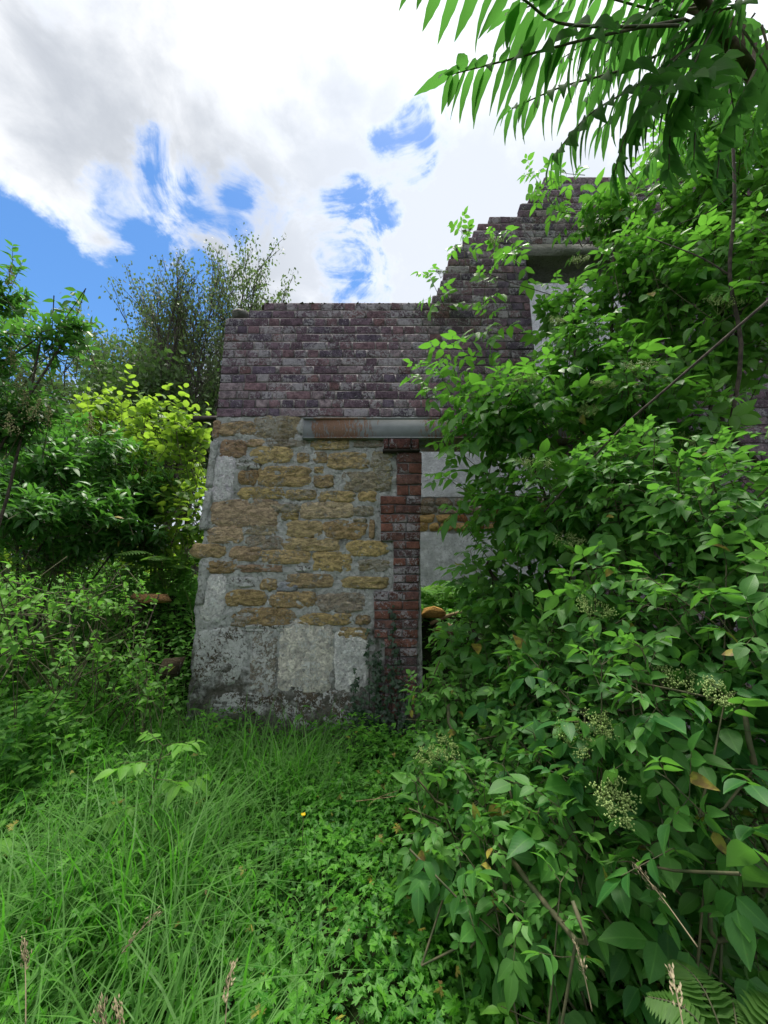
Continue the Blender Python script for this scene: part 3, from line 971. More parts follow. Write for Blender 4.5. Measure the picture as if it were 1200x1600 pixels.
def build_inner():
    """plastered back wall of the room, seen through doorway and window"""
    r = random.Random(3)
    Y = 6.0
    def zz(py): return H + Y * math.tan(math.atan((800 - py) / FPX) + TILT)
    part = MB()
    part.box(-1.2, 2.3, Y + 0.03, Y + 0.4, 0.3, 6.2)
    part.box(2.302, 6.6, Y + 0.03, Y + 0.4, 0.3, 7.9)
    p = part.build('inner_wall', M['mortar'], ruin)
    p['label'] = 'inner back wall with white plaster above and below a bare stone band'
    def sheet(x0, x1, z0, z1, name, seed):
        nx, nz = int((x1 - x0) / 0.05), int((z1 - z0) / 0.05)
        vs, fs = [], []
        for j in range(nz + 1):
            for i in range(nx + 1):
                x, z = x0 + (x1 - x0) * i / nx, z0 + (z1 - z0) * j / nz
                if j in (0, nz): z += 0.05 * mnoise.noise(Vector((x * 5, seed, 0)))
                vs.append((x, Y + 0.006 + 0.018 * mnoise.noise(Vector((x * 5, z * 5, seed))), z))
        for j in range(nz):
            for i in range(nx):
                a = j * (nx + 1) + i
                fs.append((a, a + 1, a + nx + 2, a + nx + 1))
        m = MB(); m.add(vs, fs)
        m.build(name, M['plaster'], p, smooth=True)
    sheet(-1.2, 2.3, zz(776), 6.15, 'plaster', 1.0)
    sheet(2.31, 6.6, zz(776), 7.85, 'plaster', 2.0)
    sheet(-1.2, 6.6, 0.7, zz(832), 'plaster', 3.0)
    z0, z1 = zz(830), zz(778)
    rows = 4
    for j in range(rows):
        x = 0.2 + r.uniform(-0.1, 0.1)
        za, zb = z0 + (z1 - z0) * j / rows, z0 + (z1 - z0) * (j + 1) / rows
        while x < 3.6:
            w = r.uniform(0.16, 0.38)
            m = MB()
            hull_rock(m, (x + w / 2, Y + 0.035, (za + zb) / 2), (w * 0.54, 0.045, (zb - za) * 0.56), r.randrange(9999), 40)
            o = m.build('stone', M['stone'], p)
            o.color = ((0.52, 0.37, 0.16, .35) if j < 2 else (0.27, 0.22, 0.16, .7)) if r.random() < 0.85 else (0.3, 0.14, 0.06, .2)
            x += w + 0.012


build_inner()


# ---------------------------------------------------------------- leaves
def norm(v):
    return v / (np.linalg.norm(v, axis=-1, keepdims=True) + 1e-9)


class Tpl:
    def __init__(self, w=0.42, nseg=4, fold=0.25, curl=0.25, shape='ovate', serr=0.0, wave=0.0, seed=0):
        r = random.Random(seed)
        ts = np.linspace(0, 1, nseg + 1)
        prof = {'ovate': lambda t: (np.sin(math.pi * t ** 0.72)) ** 0.9,
                'lance': lambda t: (np.sin(math.pi * t ** 0.62)) ** 0.85,
                'round': lambda t: np.sqrt(np.clip(1 - (2 * t - 1) ** 2, 0, 1)) ** 0.9,
                'heart': lambda t: np.clip(1 - t, 0, 1) ** 0.6 * np.clip(t * 9, 0, 1) ** 0.5 * 1.1,
                'blade': lambda t: np.clip(1 - t ** 2.2, 0, 1) * (0.6 + 0.4 * np.clip(t * 4, 0, 1))}[shape]
        hw = prof(ts) * w * 0.5
        V, uv = [], []
        for i, t in enumerate(ts):
            z = -curl * t * t + 0.06 * curl
            h = hw[i] * (1 + (serr if i % 2 else -serr))
            wv = wave * r.uniform(-1, 1)
            f = fold * hw[i]
            if i in (0, nseg): h = max(h * 0.3, 0.004); f = 0
            V += [(-h, t, z + f + wv), (0, t + (0.0), z), (h, t, z + f - wv * 0.7)]
            m = max(hw.max(), 1e-6)
            uv += [(0.5 - 0.5 * h / m, t), (0.5, t), (0.5 + 0.5 * h / m, t)]
        F = []
        for i in range(nseg):
            a = i * 3
            F += [(a, a + 1, a + 4, a + 3), (a + 1, a + 2, a + 5, a + 4)]
        self.set(V, uv, F)

    def set(self, V, uv, F):
        self.V = np.array(V, float); self.uv = np.array(uv, float); self.F = F
        self.loops = np.concatenate([np.array(f) for f in F])
        self.tot = np.array([len(f) for f in F])
        self.me = None

    def mesh(self, mat):
        if self.me is None: self.me = {}
        if mat.name not in self.me:
            st = np.concatenate([[0], np.cumsum(self.tot)[:-1]])
            me = np_mesh('leaf', self.V, self.loops, st, self.tot, uv=self.uv)
            me.materials.append(mat)
            self.me[mat.name] = me
        return self.me[mat.name]


def merged_tpl(parts):
    """one template out of several placed ones: (tpl, angle, size, (x, y), tilt)"""
    t = Tpl.__new__(Tpl)
    V, uv, F = [], [], []
    for (p, ang, s, at, tilt) in parts:
        o = len(V)
        ca, sa = math.cos(ang), math.sin(ang)
        for (x, y, z), q in zip(p.V, p.uv):
            z2 = z + y * tilt
            V.append((at[0] + s * (x * ca + y * sa), at[1] + s * (-x * sa + y * ca), s * z2)); uv.append(tuple(q))
        F += [tuple(o + i for i in f) for f in p.F]
    t.set(V, uv, F)
    return t


class Leaves:
    def __init__(self):
        self.pos, self.y, self.n, self.s, self.tone, self.k = [], [], [], [], [], []

    def add(self, pos, y, n, s, tone, k=0):
        N = len(pos)
        self.pos.append(np.asarray(pos, float)); self.y.append(np.asarray(y, float)); self.n.append(np.asarray(n, float))
        self.s.append(np.broadcast_to(s, (N,)).astype(float)); self.tone.append(np.broadcast_to(tone, (N,)).astype(float))
        self.k.append(np.broadcast_to(k, (N,)).astype(int))

    def cat(self, yellow=0.0):
        self.pos = np.concatenate(self.pos); self.s = np.concatenate(self.s); self.tone = np.concatenate(self.tone); self.k = np.concatenate(self.k)
        y = norm(np.concatenate(self.y)); n = np.concatenate(self.n)
        z = norm(n - (n * y).sum(-1, keepdims=True) * y)
        x = np.cross(y, z)
        self.R = np.stack([x, y, z], -1)        # columns
        if yellow:
            m = rng.random(len(self.tone)) < yellow
            self.tone = np.where(m, 1.6, np.minimum(self.tone, 1.2))
        return self

    def keep(self, m):
        self.pos, self.s, self.tone, self.k, self.R = self.pos[m], self.s[m], self.tone[m], self.k[m], self.R[m]

    def joined(self, name, tpls, mat, parent=None, mask=None):
        Vs, Ls, Ts, UVs, To = [], [], [], [], []
        off = 0
        for k, tp in enumerate(tpls):
            m = self.k == k
            if mask is not None: m &= mask
            N = int(m.sum())
            if not N: continue
            V = np.einsum('nij,vj->nvi', self.R[m], tp.V) * self.s[m][:, None, None] + self.pos[m][:, None, :]
            nv = len(tp.V)
            Vs.append(V.reshape(-1, 3))
            Ls.append((tp.loops[None, :] + (np.arange(N) * nv)[:, None] + off).ravel())
            Ts.append(np.tile(tp.tot, N))
            UVs.append(np.tile(tp.uv, (N, 1)))
            To.append(np.repeat(self.tone[m], nv))
            off += N * nv
        if not Vs: return None
        tot = np.concatenate(Ts)
        st = np.concatenate([[0], np.cumsum(tot)[:-1]])
        me = np_mesh(name, np.concatenate(Vs), np.concatenate(Ls), st, tot, uv=np.concatenate(UVs), tone=np.concatenate(To))
        o = link_mesh(name, me, mat, parent)
        o.color = (0, 0, 0, 1)
        return o

    def singles(self, tpls, mat, parent, mask, name='leaf'):
        pl = wloc(parent)
        for i in np.nonzero(mask)[0]:
            o = bpy.data.objects.new(name, tpls[self.k[i]].mesh(mat))
            C.objects.link(o)
            o.parent = parent
            m = Matrix([[*(self.R[i][r] * self.s[i]), self.pos[i][r] - pl[r]] for r in range(3)] + [[0, 0, 0, 1]])
            o.matrix_local = m
            o.color = (float(self.tone[i]), 0, 0, 1)

    def pick(self, nmax, cell=14, minpx=9):
        """the leaves that show largest: nearest in their patch of the view, then by apparent size"""
        px, py, f = project(self.pos + self.R[:, :, 1] * self.s[:, None] * 0.5)
        app = self.s * FPX / np.maximum(f, 0.05)
        ok = (f > 0.2) & (px > 0) & (px < 1200) & (py > 0) & (py < 1600) & (app > minpx)
        idx = np.nonzero(ok)[0]
        if not len(idx): return np.zeros(len(self.s), bool)
        c = (px[idx] // cell).astype(int) * 1000 + (py[idx] // cell).astype(int)
        order = np.lexsort((f[idx], c))
        c2 = c[order]
        first = np.concatenate([[True], c2[1:] != c2[:-1]])
        cand = idx[order[first]]
        cand = cand[np.argsort(-app[cand])][:nmax]
        m = np.zeros(len(self.s), bool); m[cand] = True
        return m


def rnd(*s):
    return rng.normal(size=s)


def sphere_dirs(n):
    return norm(rng.normal(size=(n, 3)))


def shoots(blobs, dens, back=0.25, shell=(0.8, 1.02), ymax=WY - 0.12, incam=0.5, upbias=0.0):
    """growing tips spread over the outside of a set of overlapping ellipsoid masses"""
    T, Nn = [], []
    cs = [(np.array(P(a, b, Y)), np.array(r if hasattr(r, '__len__') else (r, r, r), float)) for a, b, Y, r in blobs]
    for i, (c, r) in enumerate(cs):
        area = 4 * math.pi * (r.prod() ** (2 / 3))
        n = max(6, int(area * dens))
        d = sphere_dirs(n)
        rr = rng.uniform(*shell, size=(n, 1))
        p = c + d * r * rr
        nn = norm(d / r)
        ok = np.ones(n, bool)
        for j, (c2, r2) in enumerate(cs):
            if j != i: ok &= (((p - c2) / r2) ** 2).sum(-1) > 0.62
        v = norm(np.array([0, 0, H]) - p)
        facing = (nn * v).sum(-1)
        ok &= (facing > -0.25) | (rng.random(n) < back)
        ok &= p[:, 1] < ymax
        ok &= np.linalg.norm(p - np.array([0, 0, H]), axis=-1) > incam
        ok &= p[:, 2] > gz(p[:, 0], p[:, 1]) + 0.06
        T.append(p[ok]); Nn.append(nn[ok])
    return np.concatenate(T), np.concatenate(Nn), cs


def grow_shoots(tip, nrm, Lr=(0.25, 0.5), up=0.5, out=0.7, jit=0.35):
    n = len(tip)
    d = norm(nrm * out + np.array([0, 0, up]) + rnd(n, 3) * jit)
    L = rng.uniform(*Lr, size=n)
    sag = rnd(n, 3) * 0.08
    base = tip - d * L[:, None] - np.array([0, 0, 0.15]) * L[:, None] + sag * L[:, None]
    return base, d, L


def compound(Lv, pos, d, n, L, tone, pairs=2, ang=R(62), droop=0.25, size=0.44, k0=0, nk=3, spread=None):
    """expand compound leaves into leaflets"""
    N = len(pos)
    d = norm(d)
    z = norm(n - (n * d).sum(-1, keepdims=True) * d)
    x = np.cross(d, z)
    ss = np.linspace(0.42, 0.86, pairs)
    items = [(1.0, 0, 1.1)] + [(s, sd, 0.86 + 0.12 * i) for i, s in enumerate(ss) for sd in (-1, 1)]
    for (s, side, sz) in items:
        a = ang * abs(side)
        b = pos + d * (s * L)[:, None] - np.array([0, 0, 1.0]) * (droop * s * s * L * 0.5)[:, None]
        y = d * math.cos(a) + x * side * math.sin(a) + np.array([0, 0, -1.0]) * (droop * (0.7 + 0.6 * rng.random((N, 1)))) + rnd(N, 3) * 0.13
        nn = z + rnd(N, 3) * 0.22 + x * side * -0.12
        Lv.add(b, y, nn, L * size * sz * rng.uniform(0.74, 1.18, N), tone + rnd(N) * 0.08, k0 + rng.integers(0, nk, N))


ELDER_T = [Tpl(0.56, 5, 0.30, 0.25, 'ovate', 0.03, 0.012, 1), Tpl(0.50, 5, 0.42, 0.42, 'ovate', 0.03, 0.02, 2), Tpl(0.60, 5, 0.18, 0.15, 'ovate', 0.03, 0.014, 3)]


def umbel(mb_stem, mb_berry, c, up, size, seed):
    """flat elder umbel going to green berries"""
    r = random.Random(seed)
    up = np.array(up, float); up /= np.linalg.norm(up)
    a = np.cross(up, [0.3, 0.9, 0.1]); a /= np.linalg.norm(a)
    b = np.cross(up, a)
    root = np.array(c) - up * size * 0.55
    for i in range(5):
        th = 2 * math.pi * (i + r.uniform(-.2, .2)) / 5
        e = root + up * size * 0.32 + (a * math.cos(th) + b * math.sin(th)) * size * 0.25
        mb_stem.tube([root, e], [0.0016, 0.0011], 3, False)
        for j in range(5):
            th2 = th + r.uniform(-0.7, 0.7)
            rr = size * r.uniform(0.25, 0.62)
            e2 = root + up * size * r.uniform(0.5, 0.62) + (a * math.cos(th2) + b * math.sin(th2)) * rr
            mb_stem.tube([e, e2], [0.001, 0.0007], 3, False)
            for q in range(10):
                p = e2 + np.array([r.gauss(0, 1) for _ in range(3)]) * size * 0.07
                s = r.uniform(0.0022, 0.0042)
                mb_berry.add([p + np.array(v) * s for v in ((1, 0, 0), (-1, 0, 0), (0, 1, 0), (0, -1, 0), (0, 0, 1), (0, 0, -1))],
                             [(0, 2, 4), (2, 1, 4), (1, 3, 4), (3, 0, 4), (2, 0, 5), (1, 2, 5), (3, 1, 5), (0, 3, 5)])


def elder(name, base, blobs, dens, mat, label, n_single, leafL=(0.16, 0.25), tone_base=0.35, umbels=(), seed=1, inner=0.5, long_tips=(), stems=(), up=0.45, brightz=(1.0, 3.0)):
    root = empty(name, base, label, 'shrub', 'elder bushes')
    tips, nr, cs = shoots(blobs, dens)
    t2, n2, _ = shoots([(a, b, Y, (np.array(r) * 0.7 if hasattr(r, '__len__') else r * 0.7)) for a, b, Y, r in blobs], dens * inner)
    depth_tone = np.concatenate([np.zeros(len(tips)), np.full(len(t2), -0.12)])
    tips = np.concatenate([tips, t2]); nr = np.concatenate([nr, n2])
    if len(long_tips):
        lt = np.array([P(*q) for q in long_tips])
        tips = np.concatenate([tips, lt]); nr = np.concatenate([nr, np.tile(np.array([[-0.8, -0.2, 0.3]]), (len(lt), 1))])
        depth_tone = np.concatenate([depth_tone, np.full(len(lt), 0.15)])
    kp = project(tips)[2] > 1.08
    tips, nr, depth_tone = tips[kp], nr[kp], depth_tone[kp]
    bs, d, L = grow_shoots(tips, nr, up=up)
    Lv = Leaves()
    n = len(tips)
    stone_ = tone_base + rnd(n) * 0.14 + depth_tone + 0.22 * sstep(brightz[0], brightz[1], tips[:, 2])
    side0 = norm(np.cross(d, np.array([0.12, 0.05, 1.0]) + rnd(n, 3) * 0.25))
    twigs = MB()
    for i in range(5):
        m = rng.random(n) < (1.0, 1.0, 0.95, 0.75, 0.5)[i]
        mm = np.nonzero(m)[0]
        p = tips[mm] - d[mm] * (i * 0.085 * rng.uniform(0.75, 1.2, len(mm)))[:, None]
        th = (i % 2) * math.pi / 2 * 0.8 + rnd(len(mm)) * 0.3
        up_ = np.cross(side0[mm], d[mm])
        ax = side0[mm] * np.cos(th)[:, None] + up_ * np.sin(th)[:, None]
        for sd in (-1, 1):
            fw = max(0.15, 0.95 - 0.22 * i)
            dirn = norm(ax * sd + d[mm] * fw + rnd(len(mm), 3) * 0.18 + np.array([0, 0, -0.05 - 0.07 * i]))
            nn = np.array([0, 0, 1.0]) * 0.85 + nr[mm] * 0.3 + rnd(len(mm), 3) * 0.32
            LL = rng.uniform(*leafL, size=len(mm)) * (0.55 + 0.15 * min(i, 3))
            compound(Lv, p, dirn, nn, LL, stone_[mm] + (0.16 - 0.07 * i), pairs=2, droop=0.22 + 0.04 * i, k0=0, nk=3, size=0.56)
            for q in range(0, len(mm), 1):
                if i < 3:
                    twigs.tube([p[q], p[q] + dirn[q] * LL[q] - np.array([0, 0, 0.1]) * LL[q]], [0.0016, 0.0009], 3, False)
    Lv.cat(.010)
    px, py, f = project(Lv.pos)
    ok = (Lv.pos[:, 1] < WY - 0.02) | (Lv.pos[:, 0] > XR)
    ok &= Lv.pos[:, 2] > gz(Lv.pos[:, 0], Lv.pos[:, 1])
    ok &= f > 0.9
    Lv.keep(ok)
    # wood
    wood = MB()
    cl = [c for c, r in cs]
    base = np.array(base, float)
    for i, (c, r) in enumerate(cs):
        mid = base * 0.5 + c * 0.5 + np.array([random.uniform(-.2, .2), random.uniform(-.15, .15), random.uniform(-.1, .3)])
        b0 = base + np.array([random.uniform(-.18, .18), random.uniform(-.18, .18), 0.0])
        rr = (0.016 if mat == 'elder' else 0.008) + 0.008 * random.random()
        wood.tube(curve_pts([b0, mid, c, c + np.array([0, 0, float(np.mean(r)) * 0.5])], 9), list(np.linspace(rr, rr * 0.4, 10)), 6)
    for i in range(n):
        twigs.tube([bs[i], bs[i] * 0.45 + tips[i] * 0.55 + np.array([0, 0, -0.01]), tips[i]], [0.0042, 0.0032, 0.0018], 4, False)
        if i % 3 == 0:
            c, r = cs[int(np.argmin([np.linalg.norm(bs[i] - q[0]) for q in cs]))]
            wood.tube([c, bs[i] * 0.6 + c * 0.4 + np.array([0, 0, -0.03]), bs[i]], [0.0042, 0.0038, 0.0032], 4, False)
    for pts, r0, r1 in stems:
        wood.tube(curve_pts([P(*q) for q in pts], 14), list(np.linspace(r0, r1, 15)), 6)
    wood.build('branches', M['bark' if mat == 'elder' else 'twig'], root, smooth=True)
    tw = twigs.build('twigs', M['twig'], root, smooth=True)
    tw['kind'] = 'stuff'
    sel = Lv.pick(n_single)
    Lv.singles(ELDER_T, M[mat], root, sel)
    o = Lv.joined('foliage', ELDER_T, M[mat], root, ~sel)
    o['kind'] = 'stuff'
    for q, (a, b, Y, s) in enumerate(umbels):
        st, be = MB(), MB()
        qx, qy, qf = project(Lv.pos)
        nearm = (np.abs(qx - a) < 30) & (np.abs(qy - b) < 26)
        c = P(a, b, Y)
        if nearm.any():
            c = D(a, b, float(np.percentile(qf[nearm], 3)) - .03)
            s = s * .95
        umbel(st, be, c, (random.uniform(-.3, .3), random.uniform(-.9, -.4), 0.8), s, seed * 50 + q)
        so = st.build('flower_head', M['umbel_stem'], root)
        bo = be.build('berries', M['berry'], so)
        bo.color = (random.uniform(0.3, 0.8), 0, 0, 1)
        bo['kind'] = 'stuff'
    return root, len(Lv.s)


print('elder A', elder('elder_bush', (1.7, 2.9, 0.25),
      [(800, 640, 2.75, (.42, .4, .42)), (930, 570, 2.8, (.45, .4, .45)), (892, 470, 2.95, (.2, .2, .24)), (1005, 440, 2.8, (.42, .4, .5)), (960, 335, 3.05, (.26, .2, .2)), (1060, 330, 2.8, (.5, .4, .45)),
       (1130, 470, 2.5, (.6, .5, .6)), (1190, 300, 2.5, (.55, .5, .6)), (1010, 640, 2.5, (.55, .45, .5)), (800, 770, 2.85, (.36, .35, .36)), (900, 790, 2.5, (.5, .45, .45)),
       (770, 900, 2.85, (.26, .3, .3)), (860, 920, 2.5, (.42, .4, .4)), (745, 1000, 2.85, (.28, .3, .22)), (1110, 190, 2.7, (.5, .4, .4))],
      14, 'elder', 'tall elder bush with pale green flower heads leaning over the brick wall and doorway', 290,
      stems=[([(1120, 760, 2.2), (1158, 560, 2.1), (1140, 430, 2.05), (1148, 300, 2.0), (1138, 90, 2.0)], .013, .008), ([(1148, 300, 2.0), (1110, 330, 2.1), (1060, 350, 2.2)], .006, .003), ([(1140, 430, 2.05), (1090, 400, 2.1), (1010, 370, 2.3)], .006, .003),
             ([(1200, 740, 2.4), (1150, 690, 2.3), (1080, 650, 2.4)], .018, .012), ([(850, 800, 2.2), (960, 680, 2.0), (1050, 600, 1.9), (1200, 470, 1.8)], .005, .008)], tone_base=0.30, seed=1, brightz=(2.2, 3.6),
      umbels=[(835, 722, 2.4, .17), (1085, 690, 1.95, .20), (890, 845, 2.2, .15), (820, 590, 2.4, .14), (1000, 570, 2.3, .16), (1130, 470, 2.1, .16), (905, 405, 2.75, .13), (775, 375, 3.1, .12), (870, 500, 2.6, .12),
              (945, 600, 2.4, .13), (1000, 880, 1.9, .14), (690, 425, 3.2, .10), (730, 360, 3.2, .08), (920, 640, 2.3, .12)],
      long_tips=[(655, 578, 2.8), (700, 540, 2.9), (690, 590, 2.85), (745, 570, 2.8), (720, 620, 2.8), (700, 655, 2.75), (760, 480, 3.0), (785, 390, 3.1), (720, 352, 3.2), (672, 432, 3.2), (775, 365, 3.15), (830, 268, 3.2), (870, 268, 3.2),
                 (700, 690, 2.7), (690, 740, 2.75), (715, 800, 2.75), (850, 300, 3.1), (880, 330, 3.1), (760, 430, 3.1)]))
print('elder B', elder('elder_bush', (1.75, 1.75, 0.1),
      [(1010, 760, 2.05, (.40, .35, .32)), (1130, 800, 1.75, (.40, .4, .35)), (1000, 960, 1.9, (.42, .4, .36)), (1150, 1000, 1.5, (.38, .4, .36)), (1050, 1130, 1.5, (.36, .36, .33)), (1180, 1200, 1.25, (.30, .35, .33)),
       (900, 1080, 2.1, (.40, .4, .36)), (930, 1230, 1.6, (.34, .34, .28)), (1060, 1320, 1.45, (.28, .3, .25)), (1190, 1400, 1.3, (.26, .25, .22)), (1120, 1470, 1.3, (.22, .2, .15))],
      25, 'elder_low', 'dark green elder bush with broad leaves filling the lower right corner', 295, leafL=(0.12, 0.20), tone_base=0.30, seed=2, up=0.35, brightz=(0.8, 2.0),
      umbels=[(930, 950, 1.65, .13), (1060, 1060, 1.2, .12), (900, 1150, 1.6, .12), (965, 1260, 1.3, .10), (1120, 1080, 1.15, .09), (940, 1130, 1.5, .1)]))
print('elder C', elder('elder_bush', (0.55, 2.35, 0.15),
      [(720, 1090, 2.6, (.30, .3, .22)), (740, 1190, 2.25, (.30, .3, .24)), (820, 1140, 2.2, (.30, .3, .26)), (720, 1270, 1.9, (.22, .25, .2)), (800, 1290, 1.75, (.28, .28, .22)), (880, 1370, 1.45, (.24, .26, .2)), (790, 1400, 1.5, (.18, .2, .16)), (900, 1470, 1.2, (.18, .2, .14))],
      32, 'elder_low', 'low elder shrub spreading in front of the doorway down to the grass', 260, leafL=(0.10, 0.165), tone_base=0.42, seed=3, up=0.3, brightz=(0.3, 1.3),
      umbels=[(665, 1180, 2.0, .09), (700, 1170, 2.1, .09), (960, 1240, 1.3, .1)]))


# ---------------------------------------------------------------- sumac over the camera
SUMAC_T = [Tpl(0.24, 8, 0.25, 0.22, 'lance', 0.05, 0.006, 11), Tpl(0.23, 8, 0.4, 0.34, 'lance', 0.05, 0.008, 12), Tpl(0.25, 8, 0.12, 0.15, 'lance', 0.05, 0.006, 13)]


def build_sumac():
    root = empty('sumac_tree', (1.75, 1.15, 0.1), 'sumac tree with long feathery fronds hanging from the top right corner', 'tree')
    tr = MB()
    b0 = np.array([1.75, 1.15, 0.08])
    a1 = D(1290, 270, 1.35); a2 = D(1190, 135, 1.25); a3 = D(1115, 30, 1.15); a4 = D(1040, -110, 1.05)
    tr.tube(curve_pts([b0, np.array([1.85, 1.2, 1.3]), a1, a2, a3, a4], 24), list(np.linspace(0.034, 0.012, 25)), 9)
    tr.tube(curve_pts([a3, D(1140, -60, 1.3), D(1190, -200, 1.4)], 8), list(np.linspace(0.024, 0.014, 9)), 7)
    tr.tube(curve_pts([a2, D(1150, 40, 1.4), D(1000, -10, 1.5)], 8), list(np.linspace(0.022, 0.012, 9)), 7)
    tr.build('trunk', M['sumac_bark'], root, smooth=True)
    F = [  # control pixels with depth, leaflet length, pairs
        ([(1060, 40, 1.06), (885, 38, 0.95), (800, -10, 0.88), (650, -48, 0.84)], .125, 16, .42),
        ([(1070, 30, 1.08), (930, 58, 0.98), (800, 92, 0.92), (705, 116, 0.90)], .125, 17, .40),
        ([(1080, 60, 1.15), (985, 105, 1.10), (880, 135, 1.06), (800, 170, 1.03)], .12, 13, .35),
        ([(1080, 70, 1.12), (1000, 130, 1.08), (920, 180, 1.05), (868, 240, 1.04)], .12, 13, .30),
        ([(1090, 60, 1.14), (1030, 120, 1.05), (985, 190, 1.02), (960, 270, 1.02)], .12, 13, .30),
        ([(1100, 40, 1.2), (1000, 10, 1.15), (900, -10, 1.1), (800, 20, 1.08)], .12, 13, .35),
        ([(1115, 40, 1.12), (1075, 120, 1.05), (1050, 190, 1.02), (1045, 265, 1.02)], .11, 12, .2),
        ([(1110, 60, 1.2), (1100, 130, 1.12), (1088, 190, 1.1), (1084, 250, 1.1)], .105, 11, .0),
        ([(1120, 20, 1.2), (1060, -30, 1.1), (960, -60, 1.05), (860, -50, 1.0)], .12, 13, .3),
        ([(1130, 10, 1.25), (1170, 60, 1.2), (1210, 130, 1.15), (1240, 220, 1.15)], .115, 12, .2),
        ([(1100, 0, 1.3), (1020, 40, 1.35), (960, 90, 1.35), (920, 150, 1.38)], .12, 12, .3),
        ([(1120, 10, 1.3), (1060, 60, 1.4), (1030, 110, 1.42), (1010, 180, 1.45)], .12, 12, .3),
        ([(1150, 0, 1.35), (1150, 60, 1.4), (1140, 120, 1.4), (1150, 190, 1.42)], .12, 12, .3),
        ([(1130, 30, 1.25), (1090, 90, 1.2), (1010, 130, 1.2), (940, 200, 1.22)], .125, 13, .3),
        ([(1110, 10, 1.3), (1040, 20, 1.3), (960, 40, 1.28), (880, 90, 1.28)], .125, 13, .3),
        ([(1160, 60, 1.4), (1120, 130, 1.4), (1060, 190, 1.42), (1010, 260, 1.45)], .125, 13, .3),
        ([(1190, 40, 1.3), (1200, 90, 1.3), (1190, 160, 1.3), (1170, 230, 1.32)], .12, 12, .2),
        ([(1120, -20, 1.2), (1060, -10, 1.2), (1000, 30, 1.18), (930, 80, 1.18)], .125, 13, .3),
        ([(1140, 20, 1.5), (1080, 50, 1.6), (1000, 60, 1.6), (930, 110, 1.62)], .13, 13, .3),
        ([(1180, 20, 1.5), (1130, 90, 1.6), (1090, 150, 1.6), (1060, 220, 1.62)], .13, 13, .3),
        ([(1140, 80, 1.0), (1110, 110, .98), (1060, 130, .96), (1000, 190, .96)], .12, 14, .3),
        ([(1180, 110, 1.0), (1160, 150, 1.0), (1130, 210, 1.0), (1120, 280, 1.0)], .11, 12, .2),
        ([(1190, -20, 1.1), (1150, 10, 1.1), (1100, 20, 1.1), (1040, 70, 1.1)], .12, 14, .3),
        ([(1050, -90, 1.05), (950, -130, .98), (860, -120, .95), (780, -90, .92)], .12, 13, .3),
    ]
    nf = 0
    for fi, (pts, ll, pairs, drop) in enumerate(F):
        c = curve_pts([D(*p) for p in pts], 30)
        rb = MB(); rb.tube(c, list(np.linspace(0.0042, 0.0014, 31)), 5)
        fr = rb.build('frond', M['twig'], root, smooth=True)
        Lv = Leaves()
        c = np.array(c)
        ts = np.linspace(0.20, 0.985, pairs)
        P_, Y_, N_, S_, T_ = [], [], [], [], []
        for i, t in enumerate(ts):
            k = t * 30; k0 = int(k); p = c[k0] + (c[min(k0 + 1, 30)] - c[k0]) * (k - k0)
            tg = norm(c[min(k0 + 1, 30)] - c[max(k0 - 1, 0)])
            upv = np.array([0, 0, 1.0]); upv = norm(upv - tg * (upv @ tg) + 1e-6)
            sd = np.cross(tg, upv)
            for s in (-1, 1):
                y = sd * s * 0.85 + tg * (0.45 + 0.35 * t) + np.array([0, 0, -0.55 - drop]) + rnd(3) * 0.14
                P_.append(p); Y_.append(y); N_.append(upv * 0.9 + rnd(3) * 0.2 + sd * s * 0.25)
                S_.append(ll * (0.72 + 0.42 * math.sin(math.pi * min(1, t * 0.95 + 0.08))) * random.uniform(.9, 1.08)); T_.append(0.35 + random.gauss(0, .12))
        tg = norm(c[-1] - c[-3])
        P_.append(c[-1]); Y_.append(tg + np.array([0, 0, -0.2])); N_.append(np.array([0, 0, 1.0])); S_.append(ll * .9); T_.append(.4)
        Lv.add(np.array(P_), np.array(Y_), np.array(N_), np.array(S_), np.array(T_), np.array([random.randrange(3) for _ in P_]))
        Lv.cat()
        px, py, f = project(Lv.pos)
        vis = (px > -60) & (px < 1260) & (py > -130)
        if fi in (5, 8) or fi >= 10:
            o = Lv.joined('leaflets', SUMAC_T, M['sumac'], fr)
            o['kind'] = 'stuff'
        else:
            Lv.singles(SUMAC_T, M['sumac'], fr, np.ones(len(Lv.s), bool))


build_sumac()


